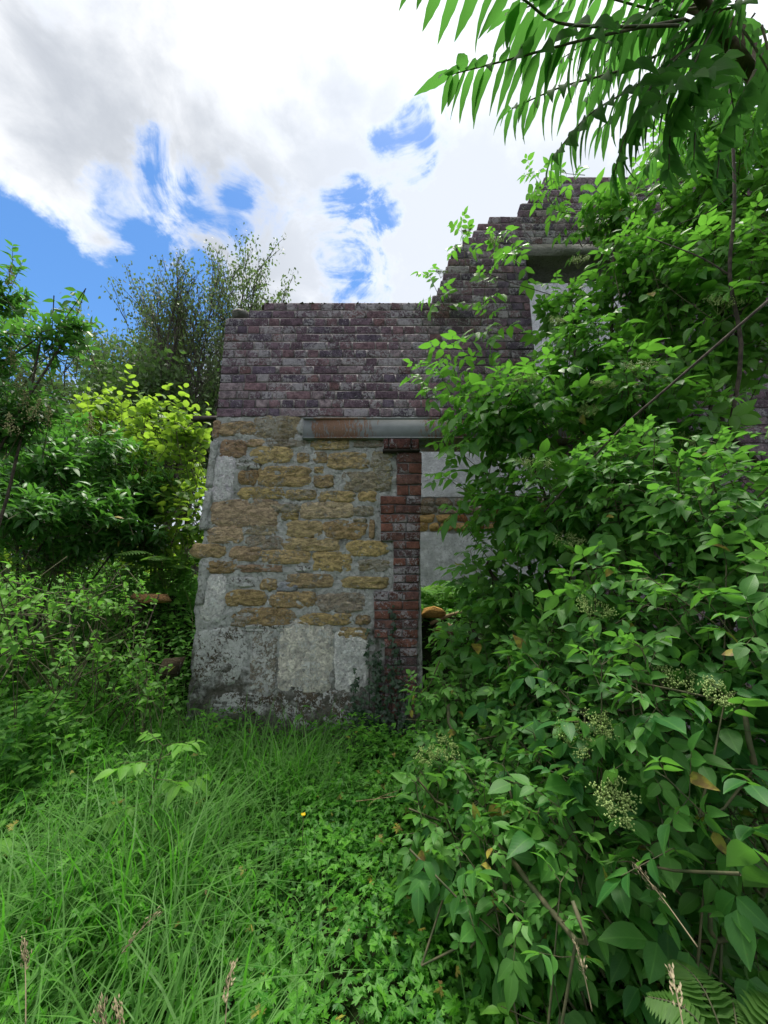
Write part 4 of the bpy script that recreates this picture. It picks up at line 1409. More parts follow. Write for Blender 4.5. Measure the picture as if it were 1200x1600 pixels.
# ---------------------------------------------------------------- other shrubs
def simple_shrub(name, base, blobs, dens, tpls, mat, label, n_single, leaf=(0.06, 0.09), spacing=0.035, nodes=9, opposite=True, tone_base=.3,
                 up=0.4, out=0.7, ymax=30.0, group=None, tipsx=(), Lr=(0.25, 0.45), zb=(1.5, 3.0), inner=0.5, upright=0.4, cat='shrub', brightamt=0.3, bend=0.0):
    root = empty(name, base, label, cat, group)
    tips, nr, cs = shoots(blobs, dens, ymax=ymax)
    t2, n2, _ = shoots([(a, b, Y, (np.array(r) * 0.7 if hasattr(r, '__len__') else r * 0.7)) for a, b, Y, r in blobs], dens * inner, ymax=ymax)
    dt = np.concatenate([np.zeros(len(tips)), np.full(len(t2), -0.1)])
    tips = np.concatenate([tips, t2]); nr = np.concatenate([nr, n2])
    if len(tipsx):
        lt = np.array([P(*q[:3]) for q in tipsx])
        tips = np.concatenate([tips, lt]); nr = np.concatenate([nr, np.array([q[3] for q in tipsx], float)])
        dt = np.concatenate([dt, np.full(len(lt), .12)])
    n = len(tips)
    bs, d, L = grow_shoots(tips, nr, Lr, up, out)
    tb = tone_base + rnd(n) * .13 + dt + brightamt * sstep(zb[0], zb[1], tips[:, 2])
    side0 = norm(np.cross(d, np.array([0.1, 0.1, 1.0]) + rnd(n, 3) * 0.3))
    Lv = Leaves()
    for i in range(nodes):
        m = np.nonzero(i * spacing < L * 1.05)[0]
        p = tips[m] - d[m] * (i * spacing * rng.uniform(.9, 1.1, len(m)))[:, None]
        th = (i % 2) * math.pi / 2 * 0.7 + rnd(len(m)) * 0.35 if opposite else i * 2.4 + rnd(len(m)) * .3
        u = np.cross(side0[m], d[m])
        ax = side0[m] * np.cos(th)[:, None] + u * np.sin(th)[:, None]
        for sd in ((-1, 1) if opposite else (1,)):
            dirn = norm(ax * sd + d[m] * max(0.25, 1.0 - 0.14 * i) + rnd(len(m), 3) * .15 + np.array([0, 0, -0.12]))
            nn = np.array([0, 0, 1.0]) * .8 + nr[m] * upright + rnd(len(m), 3) * .25
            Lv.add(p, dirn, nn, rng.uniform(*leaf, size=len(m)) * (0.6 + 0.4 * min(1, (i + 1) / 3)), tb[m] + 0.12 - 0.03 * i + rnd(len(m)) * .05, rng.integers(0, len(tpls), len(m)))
    Lv.cat(.010)
    ok = ~((Lv.pos[:, 0] > WX0 - 0.02) & (Lv.pos[:, 1] > WY - 0.05) & (Lv.pos[:, 1] < WY + .45))
    ok &= Lv.pos[:, 2] > gz(Lv.pos[:, 0], Lv.pos[:, 1])
    px, py, f = project(Lv.pos)
    ok &= (f > 0.3)
    Lv.keep(ok)
    wood, tw = MB(), MB()
    base = np.array(base, float)
    for c, r in cs:
        mid = base * .5 + c * .5 + np.array([random.uniform(-.15, .15), random.uniform(-.15, .15), .1])
        wood.tube(curve_pts([base + np.array([random.uniform(-.15, .15), random.uniform(-.1, .1), 0]), mid, c], 7), list(np.linspace(.016, .006, 8)), 5)
    for i in range(n):
        tw.tube([bs[i], bs[i] * .45 + tips[i] * .55, tips[i]], [.004, .003, .0014], 3, False)
        if i % 2 == 0:
            c, r = cs[int(np.argmin([np.linalg.norm(bs[i] - q[0]) for q in cs]))]
            wood.tube([c, bs[i]], [.0035, .0022], 4, False)
    wood.build('branches', M['twig' if 'bramble' in name else 'bark'], root, smooth=True)
    tw.build('twigs', M['twig'], root, smooth=True)['kind'] = 'stuff'
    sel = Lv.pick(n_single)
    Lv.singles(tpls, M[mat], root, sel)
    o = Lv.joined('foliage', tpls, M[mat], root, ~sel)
    o['kind'] = 'stuff'
    print(name, len(Lv.s))
    return root


PRIVET_T = [Tpl(0.40, 4, 0.35, 0.25, 'ovate', 0, 0.01, 21), Tpl(0.36, 4, 0.5, 0.35, 'lance', 0, .01, 22), Tpl(0.42, 4, 0.2, 0.1, 'ovate', 0, .01, 23)]
HAZEL_T = [Tpl(0.86, 5, 0.2, 0.15, 'round', 0.05, 0.02, 31), Tpl(0.80, 5, 0.35, 0.25, 'round', 0.05, 0.02, 32), Tpl(0.9, 5, 0.1, 0.05, 'round', .05, .02, 33)]


def panicle(root, c, size, seed):
    r = random.Random(seed)
    st, bl = MB(), MB()
    c = np.array(c)
    ax = np.array([r.uniform(-.4, .4), r.uniform(-.3, .1), 1.0]); ax /= np.linalg.norm(ax)
    st.tube([c - ax * size * .6, c + ax * size * .4], [.002, .001], 3, False)
    for i in range(120):
        t = r.random()
        p = c + ax * size * (t - .5) + np.array([r.gauss(0, 1), r.gauss(0, 1), r.gauss(0, .6)]) * size * .17 * (1.1 - t)
        s = r.uniform(.003, .006)
        bl.add([p + np.array(v) * s for v in ((1, 0, 0), (-1, 0, 0), (0, 1, 0), (0, -1, 0), (0, 0, 1), (0, 0, -1))],
               [(0, 2, 4), (2, 1, 4), (1, 3, 4), (3, 0, 4), (2, 0, 5), (1, 2, 5), (3, 1, 5), (0, 3, 5)])
    so = st.build('flower_head', M['twig'], root)
    bo = bl.build('blossom', M['blossom'], so)
    bo['kind'] = 'stuff'
    bo.color = (r.uniform(.2, .8), 0, 0, 1)


pv = simple_shrub('privet_bush', (-2.9, 2.4, 0.2),
                  [(-30, 560, 2.6, (.34, .3, .5)), (10, 640, 2.6, (.38, .35, .34)), (-10, 450, 2.7, (.22, .25, .32)), (65, 525, 2.55, (.18, .14, .12)), (115, 508, 2.6, (.13, .1, .07))],
                  32, PRIVET_T, 'privet', 'upright privet bush with creamy blossom and an arching branch at the left edge', 230, leaf=(.07, .105), spacing=.04, tone_base=.30, zb=(2.2, 4.2), brightamt=.25,
                  tipsx=[(150, 503, 2.6, (1, 0, .0)), (105, 495, 2.6, (1, 0, .3)), (70, 520, 2.55, (1, 0, .2)), (130, 530, 2.6, (1, 0, -.3)), (60, 490, 2.6, (.6, 0, .7)), (35, 410, 2.7, (.3, 0, 1)), (20, 385, 2.7, (.2, 0, 1)), (50, 540, 2.55, (1, 0, -.3)), (90, 560, 2.6, (1, 0, -.4)), (30, 450, 2.7, (.5, 0, .6))])
for i, (a, b, Y) in enumerate([(15, 430, 2.5), (30, 600, 2.4), (55, 640, 2.4), (15, 660, 2.35), (20, 560, 2.4), (40, 625, 2.4), (75, 650, 2.5), (140, 660, 2.8)]):
    panicle(pv, P(a, b, Y), .16, 300 + i)
simple_shrub('privet_bush', (-3.4, 3.9, 0.6),
             [(40, 725, 3.5, (.70, .5, .42)), (140, 710, 3.9, (.62, .5, .40)), (110, 790, 3.5, (.60, .45, .30)), (10, 800, 3.1, (.5, .4, .28)), (215, 765, 4.1, (.46, .4, .34)), (200, 835, 4.0, (.44, .4, .24)), (100, 855, 3.8, (.6, .4, .2)), (-60, 760, 3.2, (.55, .5, .4))],
             30, PRIVET_T, 'privet', 'broad dark glossy privet bush spreading at mid height left of the hazel', 290, leaf=(.085, .135), spacing=.045, tone_base=.32, zb=(1.6, 2.8), brightamt=.25, up=.25)
simple_shrub('hazel_bush', (-2.6, 4.6, 0.9),
             [(270, 720, 4.4, (.50, .45, .42)), (240, 660, 4.6, (.42, .4, .36)), (300, 660, 4.3, (.26, .35, .30)), (290, 800, 4.2, (.5, .4, .40)), (225, 790, 4.3, (.45, .4, .36)), (170, 640, 5.0, (.4, .4, .3)), (250, 860, 4.7, (.6, .4, .28)), (120, 830, 5.2, (.7, .5, .4)), (20, 830, 5.0, (.7, .5, .4))],
             26, HAZEL_T, 'hazel', 'bright yellow green hazel bush with round leaves beside the free end of the wall', 280, leaf=(.075, .115), spacing=.055, nodes=7, opposite=False, tone_base=.16, up=.9, out=.5, zb=(2.2, 3.3), brightamt=.52,
             tipsx=[(205, 572, 4.6, (0, 0, 1)), (262, 598, 4.5, (0, 0, 1)), (288, 605, 4.4, (.1, 0, 1)), (245, 615, 4.5, (-.2, 0, 1)), (300, 630, 4.4, (.2, 0, 1)), (225, 625, 4.6, (-.2, 0, 1)), (190, 620, 4.6, (-.3, 0, 1)), (310, 650, 4.3, (.3, 0, 1)), (275, 630, 4.3, (0, 0, 1)), (212, 600, 4.6, (0, 0, 1)), (270, 640, 4.3, (0, -.2, 1)), (240, 660, 4.2, (0, -.3, 1))], Lr=(.35, .6))


BRAM_T = [Tpl(0.62, 4, 0.3, 0.25, 'ovate', 0.08, 0.01, 41), Tpl(0.55, 4, 0.4, 0.3, 'ovate', .08, .01, 42)]
simple_shrub('bramble_thicket', (-2.4, 3.2, 0.2),
             [(60, 930, 2.6, (.45, .35, .14)), (160, 930, 3.2, (.45, .4, .16)), (180, 890, 4.6, (.35, .3, .20)), (30, 1010, 2.4, (.45, .35, .14)), (150, 1010, 3.0, (.4, .3, .13)), (-60, 960, 2.1, (.4, .3, .3)), (90, 880, 3.6, (.45, .4, .25)), (230, 1060, 2.9, (.25, .25, .10))],
             32, BRAM_T, 'herb', 'tangled low bramble thicket over the bank below the privet', 240, leaf=(.035, .07), spacing=.045, nodes=7, opposite=False, tone_base=.55, zb=(.8, 1.7), brightamt=.3, up=.5, Lr=(.25, .5))


# ---------------------------------------------------------------- distant trees
QUAD = Tpl(0.55, 1, 0.0, 0.2, 'ovate')
QUAD.set([(-.28, .45, .03), (0, 0, 0), (.28, .45, .03), (0, 1, -.1)], [(0, .5), (.5, 0), (1, .5), (.5, 1)], [(0, 1, 2, 3)])


def tree(name, px, py0, py1, Y, label, mat, nleaf, leaf, seed, spread=.3, stems=1, first=.3, lean=0.0, cl=.45, upness=.75, girth=.012, wide=1.0, group='trees beyond the ruin'):
    r = random.Random(seed)
    b = P(px, py0, Y); tp = P(px, py1, Y)
    b[0] = tp[0]
    b[2] = float(gz(b[0], b[1])) - .05
    Ht = tp[2] - b[2]
    root = empty(name, b, label, 'tree', group)
    mb = MB(); ends = []

    def grow(p, d, L, rad, lev):
        pts = [p]; q = p.copy(); dd = d.copy()
        for i in range(4):
            dd = dd + np.array([r.gauss(0, .13), r.gauss(0, .13), r.gauss(0, .08) + .05])
            dd /= np.linalg.norm(dd)
            q = q + dd * L / 4
            pts.append(q.copy())
        mb.tube(pts, list(np.linspace(rad, rad * .55, 5)), 6 if lev < 2 else 4, False)
        if lev >= 2: ends.extend(pts[2:] if lev < 4 else pts[1:] + pts[3:])
        if lev >= 4: return
        nb = (3, 4, 4, 3)[lev]
        for k in range(nb):
            t = r.uniform(.35 if lev else first, 1.0)
            i = min(3, int(t * 4)); pp = pts[i] + (pts[i + 1] - pts[i]) * (t * 4 - i if t < 1 else 1)
            a = r.uniform(0, 2 * math.pi)
            nd = dd * upness + np.array([math.cos(a), math.sin(a) * .7, .12]) * r.uniform(.35, .8)
            nd /= np.linalg.norm(nd)
            grow(pp, nd, L * r.uniform(.5, .72), rad * .5, lev + 1)
        grow(pts[-1], dd, L * .6, rad * .55, lev + 1)

    for s in range(stems):
        a = 2 * math.pi * s / max(1, stems) + r.uniform(-.4, .4)
        d0 = np.array([math.cos(a) * spread * (stems > 1) + lean, math.sin(a) * spread * .4 * (stems > 1), 1.0])
        d0 /= np.linalg.norm(d0)
        grow(b + np.array([math.cos(a), math.sin(a), 0]) * .12 * (stems > 1), d0, Ht * .42, Ht * girth, 0)
    ends = np.array(ends)
    zmax = ends[:, 2].max()
    tk = mb.build('trunk', M['far_bark'], root, smooth=True)
    k = rng.integers(0, len(ends), nleaf)
    Lv = Leaves()
    pos = ends[k] + rnd(nleaf, 3) * cl * np.array([1, 1, .8])
    n_ = norm(rnd(nleaf, 3) + np.array([0, 0, .6]))
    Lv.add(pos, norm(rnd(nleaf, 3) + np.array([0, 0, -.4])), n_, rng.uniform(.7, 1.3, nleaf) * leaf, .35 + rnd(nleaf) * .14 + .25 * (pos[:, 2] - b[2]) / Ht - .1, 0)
    Lv.cat()
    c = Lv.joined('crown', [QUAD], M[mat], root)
    # bring the tree to the height asked for
    s = 1.0
    for _ in range(12):
        q = b + (pos[::7] - b) * s * np.array([wide, wide, 1.0])
        _, py_, _ = project(q)
        top = np.percentile(py_, 0.6)
        z_now = math.tan(math.atan((800 - top) / FPX) + TILT); z_want = math.tan(math.atan((800 - py1) / FPX) + TILT)
        s *= (z_want / z_now) ** 0.8
    root.scale = (s * wide, s * wide, s)
    return root


tree('willow_tree', 318, 690, 408, 17, 'tall airy tree with fanning dark limbs just left of the brick wall', 'far_a', 11000, .20, 41, spread=.12, stems=4, first=.45, lean=-.04, cl=.24, girth=.010, upness=1.15, wide=.72)
tree('willow_tree', 345, 690, 386, 22, 'airy tree whose top shows above the brick wall', 'far_a', 21000, .22, 52, spread=.06, stems=3, first=.4, lean=-.02, cl=.28, girth=.010, upness=1.45, wide=.8)
tree('ash_tree', 148, 690, 485, 28, 'thin pale tree against white cloud beyond the privet', 'far_a', 9000, .30, 63, spread=.2, stems=1, first=.3, cl=.45, girth=.008)
tree('ash_tree', 85, 690, 560, 30, 'low pale tree standing left of the thin ash', 'far_a', 8000, .34, 69, spread=.2, stems=2, first=.3, cl=.5, girth=.009)
tree('maple_tree', 238, 690, 530, 22, 'dense green tree between the thin ash and the fanning tree', 'far_b', 24000, .27, 74, spread=.22, stems=2, first=.2, cl=.45)
tree('maple_tree', 285, 690, 575, 19, 'dark bushy tree low behind the hazel', 'far_b', 22000, .25, 85, spread=.25, stems=3, first=.15, cl=.4)
tree('maple_tree', 30, 700, 600, 24, 'dark bushy tree at the left edge behind the privet', 'far_b', 16000, .30, 96, spread=.3, stems=3, first=.15, cl=.45)


def far_wood():
    n = 26000
    x = rng.uniform(-60, 40, n); y = rng.uniform(32, 48, n)
    top = 4.2 + 1.8 * np.sin(x * .35) + 1.2 * np.sin(x * .9 + 1) + .8 * np.sin(y * 1.3)
    z = gz(x, y) + rng.random(n) ** .6 * top
    Lv = Leaves()
    Lv.add(np.stack([x, y, z], -1), norm(rnd(n, 3)), norm(rnd(n, 3) + np.array([0, -.3, .6])), rng.uniform(.4, .9, n), .3 + rnd(n) * .15, 0)
    Lv.cat()
    o = Lv.joined('far_wood', [QUAD], M['far_b'])
    setp(o, 'distant wood closing the view behind the left shrubs', 'wood', kind='stuff')


far_wood()


# ---------------------------------------------------------------- ground cover
LOBE = Tpl(0.72, 4, 0.2, 0.2, 'round', 0.16, .02, 51)


def lobed(seed, spread=72):
    r = random.Random(seed)
    V, uv = [(0, 0, 0)], [(.5, 0)]
    for li, a0 in enumerate((-spread, 0, spread)):
        L = (0.86, 1.0, 0.88)[li] * r.uniform(.9, 1.08)
        pts = [(-30, .34), (-25, .62), (-20, .82), (-10, .70), (0, 1.0), (10, .72), (20, .80), (26, .60), (31, .34)] if spread < 60 else [(-33, .26), (-28, .60), (-21, .84), (-11, .66), (0, 1.0), (11, .68), (21, .82), (28, .58), (33, .26)]
        cz = r.uniform(-.12, .1)
        for (a, q) in pts:
            th = R(a0 + a * r.uniform(.9, 1.1))
            rr = q * L * r.uniform(.93, 1.07)
            V.append((rr * math.sin(th), rr * math.cos(th), cz * rr + .10 * abs(a) / 30 * rr - .22 * rr * rr)); uv.append((.5 + a / 66, rr))
    F = [(0, i + 1, i) for i in range(1, len(V) - 1)]
    t = Tpl.__new__(Tpl); t.set(V, uv, F)
    return t


BUT_T = [lobed(i, sp) for i, sp in enumerate((72, 66, 78, 70))]
LEAF3 = Tpl(0.5, 4, 0.3, 0.2, 'ovate', .12, .01, 53)
NET_T = [Tpl(0.55, 5, 0.3, 0.35, 'ovate', 0.13, .01, 55), Tpl(0.5, 5, 0.4, 0.2, 'ovate', .13, .01, 56)]
SMALL_T = [Tpl(0.5, 3, 0.3, 0.25, 'ovate', 0, .01, 57), Tpl(0.7, 3, 0.2, 0.2, 'round', 0, .01, 58), Tpl(0.3, 3, 0.3, 0.3, 'lance', 0, 0, 59)]


def in_wall(p):
    return (p[:, 1] > WY - .02) & (p[:, 1] < WY + .42) & (p[:, 0] > WX0 - .02) & ((p[:, 0] < .34) | (p[:, 0] > DOOR[1]))


def patch_noise(x, y, s, o=0.0):
    return np.array([mnoise.noise(Vector((a * s + o, b * s, o))) for a, b in zip(x, y)])


def vis_scatter(n, x0, x1, y0, y1, pad=330):
    """random ground spots that fall into (or close to) the view, denser near the camera"""
    x = rng.uniform(x0, x1, n); y = y0 + (y1 - y0) * rng.random(n) ** 1.0
    z = gz(x, y)
    px, py, f = project(np.stack([x, y, z + .1], -1))
    m = ((f > .15) & (px > -pad) & (px < 1200 + pad)) | (np.hypot(x, y) < 1.5)
    return x[m], y[m], z[m]


def blades(x, y, z, h, w, lean, tone, mat, name, label=None, parent=None, segs=5, droop=1.0):
    n = len(x)
    az = rng.uniform(0, 2 * math.pi, n)
    dx, dy = np.cos(az), np.sin(az)
    ts = np.linspace(0, 1, segs + 1)
    V = np.zeros((n, segs + 1, 2, 3))
    # arc: goes up then bends over
    bend = lean[:, None] * ts ** 2
    up = h[:, None] * (ts - droop * .45 * np.clip(lean / h, 0, 1.3)[:, None] * ts ** 2.4)
    cx = x[:, None] + dx[:, None] * bend; cy = y[:, None] + dy[:, None] * bend; cz = z[:, None] + up
    ww = w[:, None] * np.clip(1 - ts ** 2.0, .03, 1) * .5
    tw = rng.normal(0, .5, n)
    sx, sy = -dy * np.cos(tw) + dx * np.sin(tw) * .4, dx * np.cos(tw) + dy * np.sin(tw) * .4
    for k, s in ((0, -1), (1, 1)):
        V[:, :, k, 0] = cx + s * sx[:, None] * ww
        V[:, :, k, 1] = cy + s * sy[:, None] * ww
        V[:, :, k, 2] = cz
    nv = (segs + 1) * 2
    f = np.array([[2 * i, 2 * i + 1, 2 * i + 3, 2 * i + 2] for i in range(segs)])
    loops = (f.reshape(1, -1) + (np.arange(n) * nv)[:, None]).ravel()
    npoly = n * segs
    uv1 = np.stack([np.tile([0.0, 1.0], segs + 1), np.repeat(ts, 2)], -1)
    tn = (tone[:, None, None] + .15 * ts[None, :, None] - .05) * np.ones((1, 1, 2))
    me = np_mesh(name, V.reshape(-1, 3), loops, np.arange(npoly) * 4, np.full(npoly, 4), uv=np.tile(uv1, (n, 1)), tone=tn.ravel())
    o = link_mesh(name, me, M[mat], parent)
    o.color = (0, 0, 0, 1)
    return o


def build_grass():
    # meadow grass, long and arching on the left, shorter in the middle
    x, y, z = vis_scatter(135000, -4.2, 2.6, -.7, 3.4)
    c = patch_noise(x, y, 1.6, 3.0)
    leftness = sstep(-.22, -.78, x + .06 * patch_noise(x, y, 4.0, 77.0))
    dens = .06 + .33 * leftness * (.3 + 1.2 * np.clip(c + .25, 0, 1))
    dens *= 1 - .75 * sstep(.75, 1.4, x)
    dens = dens + .5 * np.exp(-(((x + .35) / .3) ** 2 + ((y - 2.75) / .4) ** 2))
    m = (rng.random(len(x)) < dens) & ~in_wall(np.stack([x, y], -1))
    x, y, z = x[m], y[m], z[m]
    n = len(x)
    lf = sstep(.2, -.7, x)
    near = sstep(.2, .9, np.abs(y)) * (1 - .45 * sstep(2.5, 3.2, y) * sstep(-1.9, -1.4, x))
    h = rng.gamma(5, .058, n) * (.48 + 1.15 * lf) * (.62 + .38 * near) * (.75 + .6 * np.clip(c[m] + .2, 0, 1))
    h = np.clip(h, .06, .70)
    w = rng.uniform(.0035, .0095, n) * (.8 + .7 * lf)
    o = blades(x, y, z, h, w, h * rng.uniform(.25, 1.0, n), .36 + rnd(n) * .24 + .16 * patch_noise(x, y, 2.5, 9), 'grass', 'meadow_grass')
    setp(o, 'long arching green grass along the left and bottom of the plot', 'grass', kind='stuff')
    print('grass', n)
    # coarser tussocks
    cx = []
    for (a, b, Y, k, hh) in [(500, 1190, 2.55, 70, .42), (440, 1180, 2.7, 60, .40), (120, 1400, 1.15, 90, .45), (40, 1330, 1.3, 80, .5), (230, 1420, 1.2, 70, .42), (330, 1330, 1.5, 60, .4), (90, 1240, 1.7, 80, .5),
                             (30, 1500, .85, 70, .4), (200, 1550, .8, 60, .34), (560, 1200, 2.5, 40, .3), (180, 1150, 2.4, 60, .5), (290, 1110, 2.9, 50, .45), (960, 1560, .8, 40, .3), (720, 1540, .95, 40, .3), (1120, 1560, .75, 40, .28)]:
        p = P(a, b, Y)
        cx.append((p[0], p[1], k, hh))
    for _ in range(46):
        a, b = rng.uniform(-3.2, -.25), rng.uniform(.7, 3.1)
        if a > -.45 - .2 * b + .5 * rng.random(): continue
        cx.append((a, b, int(rng.integers(25, 60)), rng.uniform(.38, .66)))
    X, Yv, Hh = [], [], []
    for (a, b, k, hh) in cx:
        X.append(a + rng.normal(0, .05, k)); Yv.append(b + rng.normal(0, .05, k)); Hh.append(hh * rng.uniform(.6, 1.25, k))
    X = np.concatenate(X); Yv = np.concatenate(Yv); Hh = np.concatenate(Hh)
    o = blades(X, Yv, gz(X, Yv), Hh, rng.uniform(.005, .0095, len(X)), Hh * rng.uniform(.4, 1.2, len(X)), .45 + rnd(len(X)) * .14, 'grass', 'coarse_grass', segs=7)
    setp(o, 'coarse broad bladed grass tussocks arching over the meadow', 'grass', kind='stuff')


build_grass()


def build_cover():
    x, y, z = vis_scatter(95000, -3.6, 2.6, -.7, 3.42)
    mid = np.exp(-((x - .12) / .72) ** 2)
    dens = .30 + .70 * mid
    dens *= .55 + .75 * np.clip(patch_noise(x, y, 2.2, 5.0) + .45, 0, 1)
    m = (rng.random(len(x)) < dens) & ~in_wall(np.stack([x, y], -1))
    x, y, z = x[m], y[m], z[m]
    n = len(x)
    hump = .11 + .12 * patch_noise(x, y, 2.6, 8.0)
    hh = np.clip(hump + rng.uniform(-.07, .10, n) + .12 * sstep(-.5, -1.5, x) + rng.random(n) * .10 * sstep(2.1, 3.1, y) + rng.random(n) * .10 * np.clip(patch_noise(x, y, 1.4, 40.0) + .2, 0, 1), .02, .55) * (.4 + .6 * sstep(-.1, .6, y))
    pos = np.stack([x, y, z + hh], -1)
    yd = norm(np.stack([rnd(n), rnd(n) - .25, .15 + .25 * rnd(n)], -1))
    nn = norm(np.stack([rnd(n) * .3, rnd(n) * .3 - .25, np.ones(n)], -1))
    Lv = Leaves()
    tn = .36 + rnd(n) * .19 + .22 * patch_noise(x, y, 2.6, 2.0) + (hh - .12) * 1.4  # low leaves darker: shade within the carpet put into their tone
    Lv.add(pos, yd, nn, rng.uniform(.017, .038, n), tn, rng.integers(0, 4, n))
    Lv.cat(.012)
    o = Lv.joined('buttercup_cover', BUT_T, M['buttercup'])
    setp(o, 'carpet of bright green creeping buttercup leaves in the middle of the ground', 'ground cover', kind='stuff')
    print('cover', n)
    # thin leaf stalks and mixed small leaves for the layer under it
    x, y, z = vis_scatter(60000, -4.5, 2.8, -.7, 3.42)
    m = ~in_wall(np.stack([x, y], -1)) & (rng.random(len(x)) < .75)
    x, y, z = x[m], y[m], z[m]; n = len(x)
    lf = sstep(-.3, -1.2, x)
    hh = rng.uniform(.01, .14 , n) + lf * rng.uniform(0, .22, n) * sstep(1.0, 2.0, y)
    Lv = Leaves()
    Lv.add(np.stack([x, y, z + hh], -1), norm(np.stack([rnd(n), rnd(n), .2 + .3 * rnd(n)], -1)), norm(np.stack([rnd(n) * .4, rnd(n) * .4, np.ones(n)], -1)),
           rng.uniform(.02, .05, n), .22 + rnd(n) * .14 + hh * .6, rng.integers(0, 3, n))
    Lv.cat()
    o = Lv.joined('weeds', SMALL_T, M['herb'])
    setp(o, 'mixed low weeds under the grass', 'weeds', kind='stuff')
    # taller tangle on the rubble bank left of the wall, and inside the doorway
    n = 110000
    x = rng.uniform(-6.5, -1.55, n); y = rng.uniform(2.3, 7.5, n)
    x2 = rng.uniform(.25, 2.2, 10000); y2 = rng.uniform(3.6, 5.8, 10000)
    x = np.concatenate([x, x2]); y = np.concatenate([y, y2]); n = len(x)
    z = gz(x, y)
    top = np.clip(.50 + .50 * patch_noise(x, y, 1.0, 12.0) + .22 * patch_noise(x, y, 3.0, 2.0), .12, 1.2)
    top = top * np.where((np.abs(x + 2.2) < .55) & (y < 4.0) & (y > 2.9), .35, 1.0)
    top = top * np.where(x > 0, np.where(y < 4.15, .18, .55), sstep(-1.5, -2.2, x) * .8 + .2)
    hh = rng.random(n) ** .7 * top
    Lv = Leaves()
    Lv.add(np.stack([x, y, z + hh], -1), norm(np.stack([rnd(n), rnd(n) - .3, .1 + .3 * rnd(n)], -1)), norm(np.stack([rnd(n) * .4, rnd(n) * .4 - .3, np.ones(n)], -1)),
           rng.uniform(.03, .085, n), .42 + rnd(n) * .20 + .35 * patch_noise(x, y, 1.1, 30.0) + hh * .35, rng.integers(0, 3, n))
    Lv.cat()
    Lv.keep(~in_wall(Lv.pos))
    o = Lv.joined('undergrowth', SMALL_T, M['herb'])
    setp(o, 'tangled undergrowth over the rubble bank and inside the ruin', 'undergrowth', kind='stuff')
    # dry and green stems threading the bank
    k = 9500
    x = rng.uniform(-5.5, -1.6, k); y = rng.uniform(2.2, 6.5, k)
    h = rng.uniform(.2, .85, k)
    h = np.where((np.abs(x + 2.2) < .5) & (y > 2.9) & (y < 4.2), h * .35, h)
    o = blades(x, y, gz(x, y), h, rng.uniform(.003, .007, k), h * rng.uniform(.1, .9, k), .5 + rnd(k) * .2, 'grass', 'bank_grass')
    setp(o, 'thin grass growing through the rubble bank', 'grass', kind='stuff')
    k = 420
    x = rng.uniform(-4.5, -1.65, k); y = rng.uniform(2.4, 5.5, k)
    h = rng.uniform(.25, .7, k)
    o = blades(x, y, gz(x, y), h, rng.uniform(.003, .005, k), h * rng.uniform(.2, 1.1, k), .3 + rnd(k) * .25, 'straw', 'dry_stems')
    setp(o, 'dry straw coloured stems scattered over the rubble bank', 'dry grass', kind='stuff')


build_cover()


# ---------------------------------------------------------------- single plants and small things
def stem_plant(name, px, py, Y, h, label, mat, tpls, nodes, leaf, cat='plant', group=None, tone=.4, lean=0.0, opp=True, bare=.25, compoundL=0):
    p = P(px, py, Y)
    b = np.array([p[0], p[1], float(gz(p[0], p[1])) - .01])
    root = empty(name, b, label, cat, group)
    a = random.uniform(0, 6.28)
    tp = b + np.array([lean + random.uniform(-.05, .05), random.uniform(-.05, .05), h])
    pts = curve_pts([b, b * .5 + tp * .5 + np.array([random.uniform(-.03, .03), random.uniform(-.03, .03), 0]), tp], 8)
    s = MB(); s.tube(pts, list(np.linspace(.0045, .002, 9)), 4, False)
    Lv = Leaves()
    pts = np.array(pts)
    for i in range(nodes):
        t = bare + (1 - bare) * (i + 1) / nodes
        q = t * 8; k = min(7, int(q)); pp = pts[k] + (pts[k + 1] - pts[k]) * (q - k)
        th = a + i * (math.pi / 2 if opp else 2.4)
        for sd in ((0, math.pi) if opp else (0,)):
            dv = np.array([math.cos(th + sd), math.sin(th + sd), .15 + .5 * max(0, t - .7)])
            sz = leaf * (1.1 - .45 * t) * random.uniform(.85, 1.15)
            if compoundL:
                d0 = norm(dv)[None, :]
                compound(Lv, pp[None, :], d0, np.array([[0, 0, 1.0]]), np.array([sz]), np.array([tone]), pairs=compoundL, size=.33, nk=len(tpls), droop=.25)
                s.tube([pp, pp + d0[0] * sz], [.0018, .001], 3, False)
            else:
                Lv.add(pp[None, :], (dv + np.array([0, 0, -.15]))[None, :], np.array([[0, 0, 1.0]]) + rnd(1, 3) * .15, sz, tone + random.gauss(0, .08), random.randrange(len(tpls)))
    s.build('stem', M['twig'], root, smooth=True)
    Lv.cat()
    Lv.singles(tpls, M[mat], root, np.ones(len(Lv.s), bool))
    return root


stem_plant('ash_seedling', 235, 1250, 2.0, .62, 'bright young ash seedling with paired leaflets standing in the grass', 'herb', ELDER_T, 5, .26, tone=.75, compoundL=4, lean=.05, bare=.35)
stem_plant('dock_plant', 10, 1180, 1.9, .38, 'broad leaved dock at the left edge of the meadow', 'herb', NET_T, 6, .20, tone=.7, opp=False, bare=.1)
stem_plant('seedling', 855, 1490, 1.25, .30, 'small pale sapling with oval leaves at the foot of the elder', 'elder', ELDER_T, 4, .2, tone=.75, compoundL=2, bare=.4)
for (a, b, Y, h) in [(165, 1010, 3.1, .85), (190, 1020, 3.0, .8), (215, 1010, 3.2, .9), (130, 1000, 3.1, .75), (230, 1030, 2.9, .7), (105, 1030, 2.9, .7), (245, 980, 3.4, .8), (150, 960, 3.6, .8), (60, 1040, 2.7, .7)]:
    stem_plant('nettle', a, b, Y, h, 'slender nettle standing on the rubble bank left of the wall', 'herb', NET_T, 7, .10, group='nettles on the rubble bank', tone=.42)
